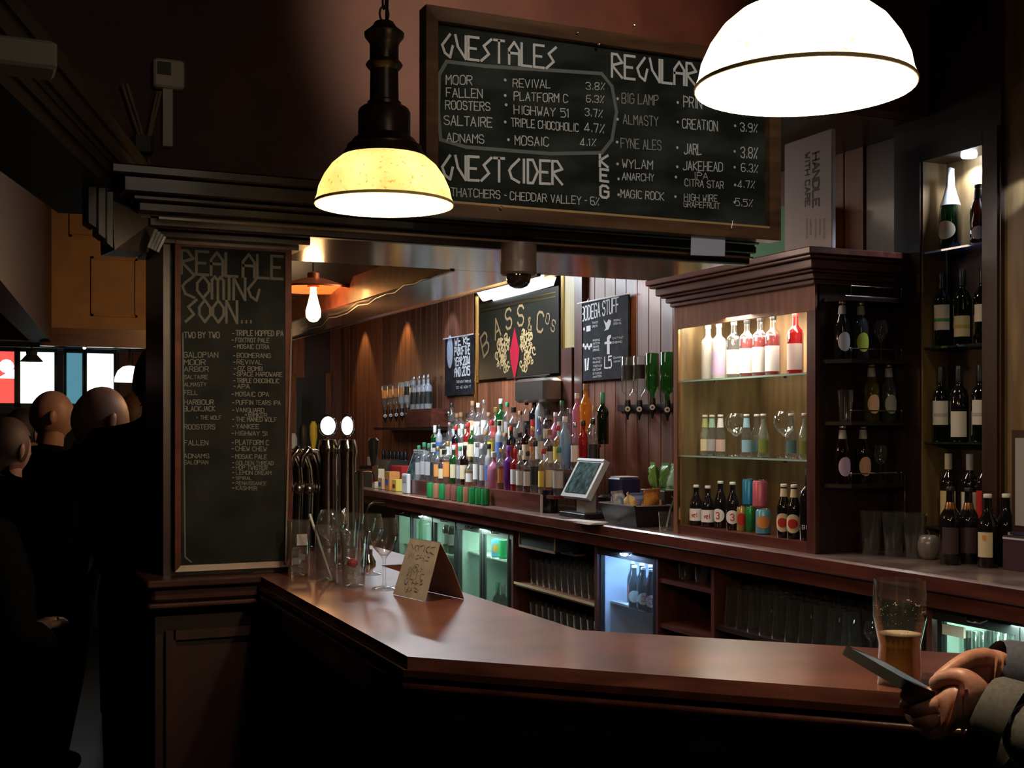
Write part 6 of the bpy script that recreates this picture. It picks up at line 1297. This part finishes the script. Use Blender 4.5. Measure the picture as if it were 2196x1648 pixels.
# navy outer cuff of the far sleeve
MB().tube([ap(2330, 1500, 1.575), ap(2235, 1462, 1.585), ap(2150, 1440, 1.60), ap(2126, 1430, 1.60)], [.050, .047, .042, .036], 18, cap=False).build('navy_cuff', navy, gp)
MB().tube([ap(2180, 1558, 1.445), ap(2120, 1530, 1.465), ap(2104, 1522, 1.47)], [.053, .047, .041], 18, cap=False).build('cuff', denim, gp)
head(gp, chest + V(-.02, .03, .34), -1.2, .35, skin_m, hair_b, 1.0)
MB().tube([chest + V(0, 0, .08), chest + V(-.01, .02, .27)], [.065, .056], 14).build('neck', skin_m, gp)
hand_m = noisy('hand_skin', (.42, .19, .14), (.52, .27, .20), .45, (40, 40, 40), bump=.15)
# near hand: palm below the phone, fingers curled under and round it, thumb on top
def handmesh(name, chains, parent, mat=hand_m):
    vs, ed, ra = [], [], []; 
    for ci, (start, pts) in enumerate(chains):
        prev = start
        for (p_, r) in pts:
            vs.append(p_); ra.append(r); i = len(vs) - 1
            if prev is not None: ed.append((prev, i))
            prev = i
    return skin(name, vs, ed, ra, mat, parent)
near = [(None, [(wN, .030), (ap(2085, 1512, 1.475), (.036, .028)), (ap(2052, 1500, 1.485), (.040, .026))]),
  # index: knuckle forward, curls under the phone's far end
  (2, [(ap(2040, 1476, 1.50), .0125), (ap(2000, 1492, 1.505), .0110), (ap(1957, 1496, 1.51), .0100), (ap(1928, 1484, 1.52), .0085)]),
  (2, [(ap(2018, 1510, 1.49), .0120), (ap(1985, 1524, 1.495), .0110), (ap(1955, 1522, 1.51), .0098), (ap(1935, 1508, 1.53), .0085)]),
  (2, [(ap(2022, 1536, 1.485), .0115), (ap(1992, 1550, 1.49), .0105), (ap(1965, 1546, 1.51), .0095), (ap(1950, 1532, 1.53), .0082)]),
  (2, [(ap(2032, 1560, 1.48), .0105), (ap(2008, 1574, 1.49), .0095), (ap(1988, 1570, 1.505), .0085), (ap(1975, 1558, 1.52), .0075)]),
  # thumb: leaves the side of the palm near the wrist, arches over and presses the screen edge
  (1, [(ap(2088, 1470, 1.47), .0165), (ap(2066, 1450, 1.475), .0140), (ap(2028, 1454, 1.49), .0115), (ap(1998, 1472, 1.51), .0090)])]
hn = handmesh('near_hand', near, gp)
far = [(None, [(wF, .026), (ap(2135, 1440, 1.60), (.034, .026)), (ap(2100, 1434, 1.60), (.036, .022))]),
  (2, [(ap(2070, 1424, 1.60), .0115), (ap(2044, 1440, 1.60), .0100), (ap(2022, 1458, 1.595), .0085)]),
  (2, [(ap(2068, 1444, 1.615), .0115), (ap(2035, 1462, 1.62), .0100), (ap(2008, 1476, 1.62), .0085)]),
  (2, [(ap(2072, 1462, 1.63), .0110), (ap(2040, 1480, 1.635), .0098), (ap(2012, 1492, 1.63), .0082)]),
  (2, [(ap(2080, 1478, 1.64), .0100), (ap(2052, 1494, 1.645), .0088), (ap(2030, 1502, 1.64), .0075)]),
  (1, [(ap(2118, 1410, 1.585), .0145), (ap(2078, 1414, 1.575), .0125), (ap(2038, 1438, 1.56), .0105), (ap(2004, 1464, 1.55), .0085)])]
hf = handmesh('far_hand', far, gp)
# phone
pa_, pb2 = ap(1846, 1406, 1.62), ap(1985, 1486, 1.49)
ax = (pb2 - pa_).normalized(); Lh = (pb2 - pa_).length
sidev = ax.cross(UZ).normalized(); sidev = (sidev * .90 + UZ * -.06).normalized(); 
nrm = sidev.cross(ax).normalized(); sidev = ax.cross(nrm).normalized()
if nrm.z < 0: nrm = -nrm
cph = (pa_ + pb2) / 2; vd = (cph - Vector((0, 0, EYE))).normalized(); sidev = (vd - ax * vd.dot(ax)).normalized(); nrm = sidev.cross(ax).normalized()
if nrm.z < 0: nrm = -nrm
nrm = (nrm - vd * .17); nrm = (nrm - ax * nrm.dot(ax)).normalized(); sidev = nrm.cross(ax).normalized()
Mp = Matrix((ax, sidev, nrm)).transposed(); cph = (pa_ + pb2) / 2
ph = thing('mobile_phone', 'black mobile phone held in both hands above the bar', 'phone', cph)
hx, hy = max(.065, Lh / 2), .032
def rr_poly(hx, hy, r, n=5): 
    pts = []
    for cx_, cy_, a0 in ((hx - r, hy - r, 0), (-hx + r, hy - r, 90), (-hx + r, -hy + r, 180), (hx - r, -hy + r, 270)):
        for i in range(n + 1): a = R(a0 + 90 * i / n); pts.append((cx_ + r * math.cos(a), cy_ + r * math.sin(a)))
    return pts
q = MB().prism(rr_poly(hx, hy, .009), -.0080, .0040); q.v = [Mp @ v for v in q.v]; q.build('case', P('phone_case', (.008, .009, .012), .6, spec=.15), ph, world=False)
q = MB().prism(rr_poly(hx - .001, hy - .001, .008), .0040, .0048); q.v = [Mp @ v for v in q.v]; q.build('glass_front', P('phone_glass', (.02, .025, .03), .06, coat=1), ph, world=False)
q = MB().box(-hx + .014, hx - .014, -hy + .004, hy - .004, .0048, .0050); q.v = [Mp @ v for v in q.v]; q.build('screen', P('phone_screen', (.04, .06, .065), .1, emis=(.25, .33, .36), es=.25), ph, world=False, smooth=False)
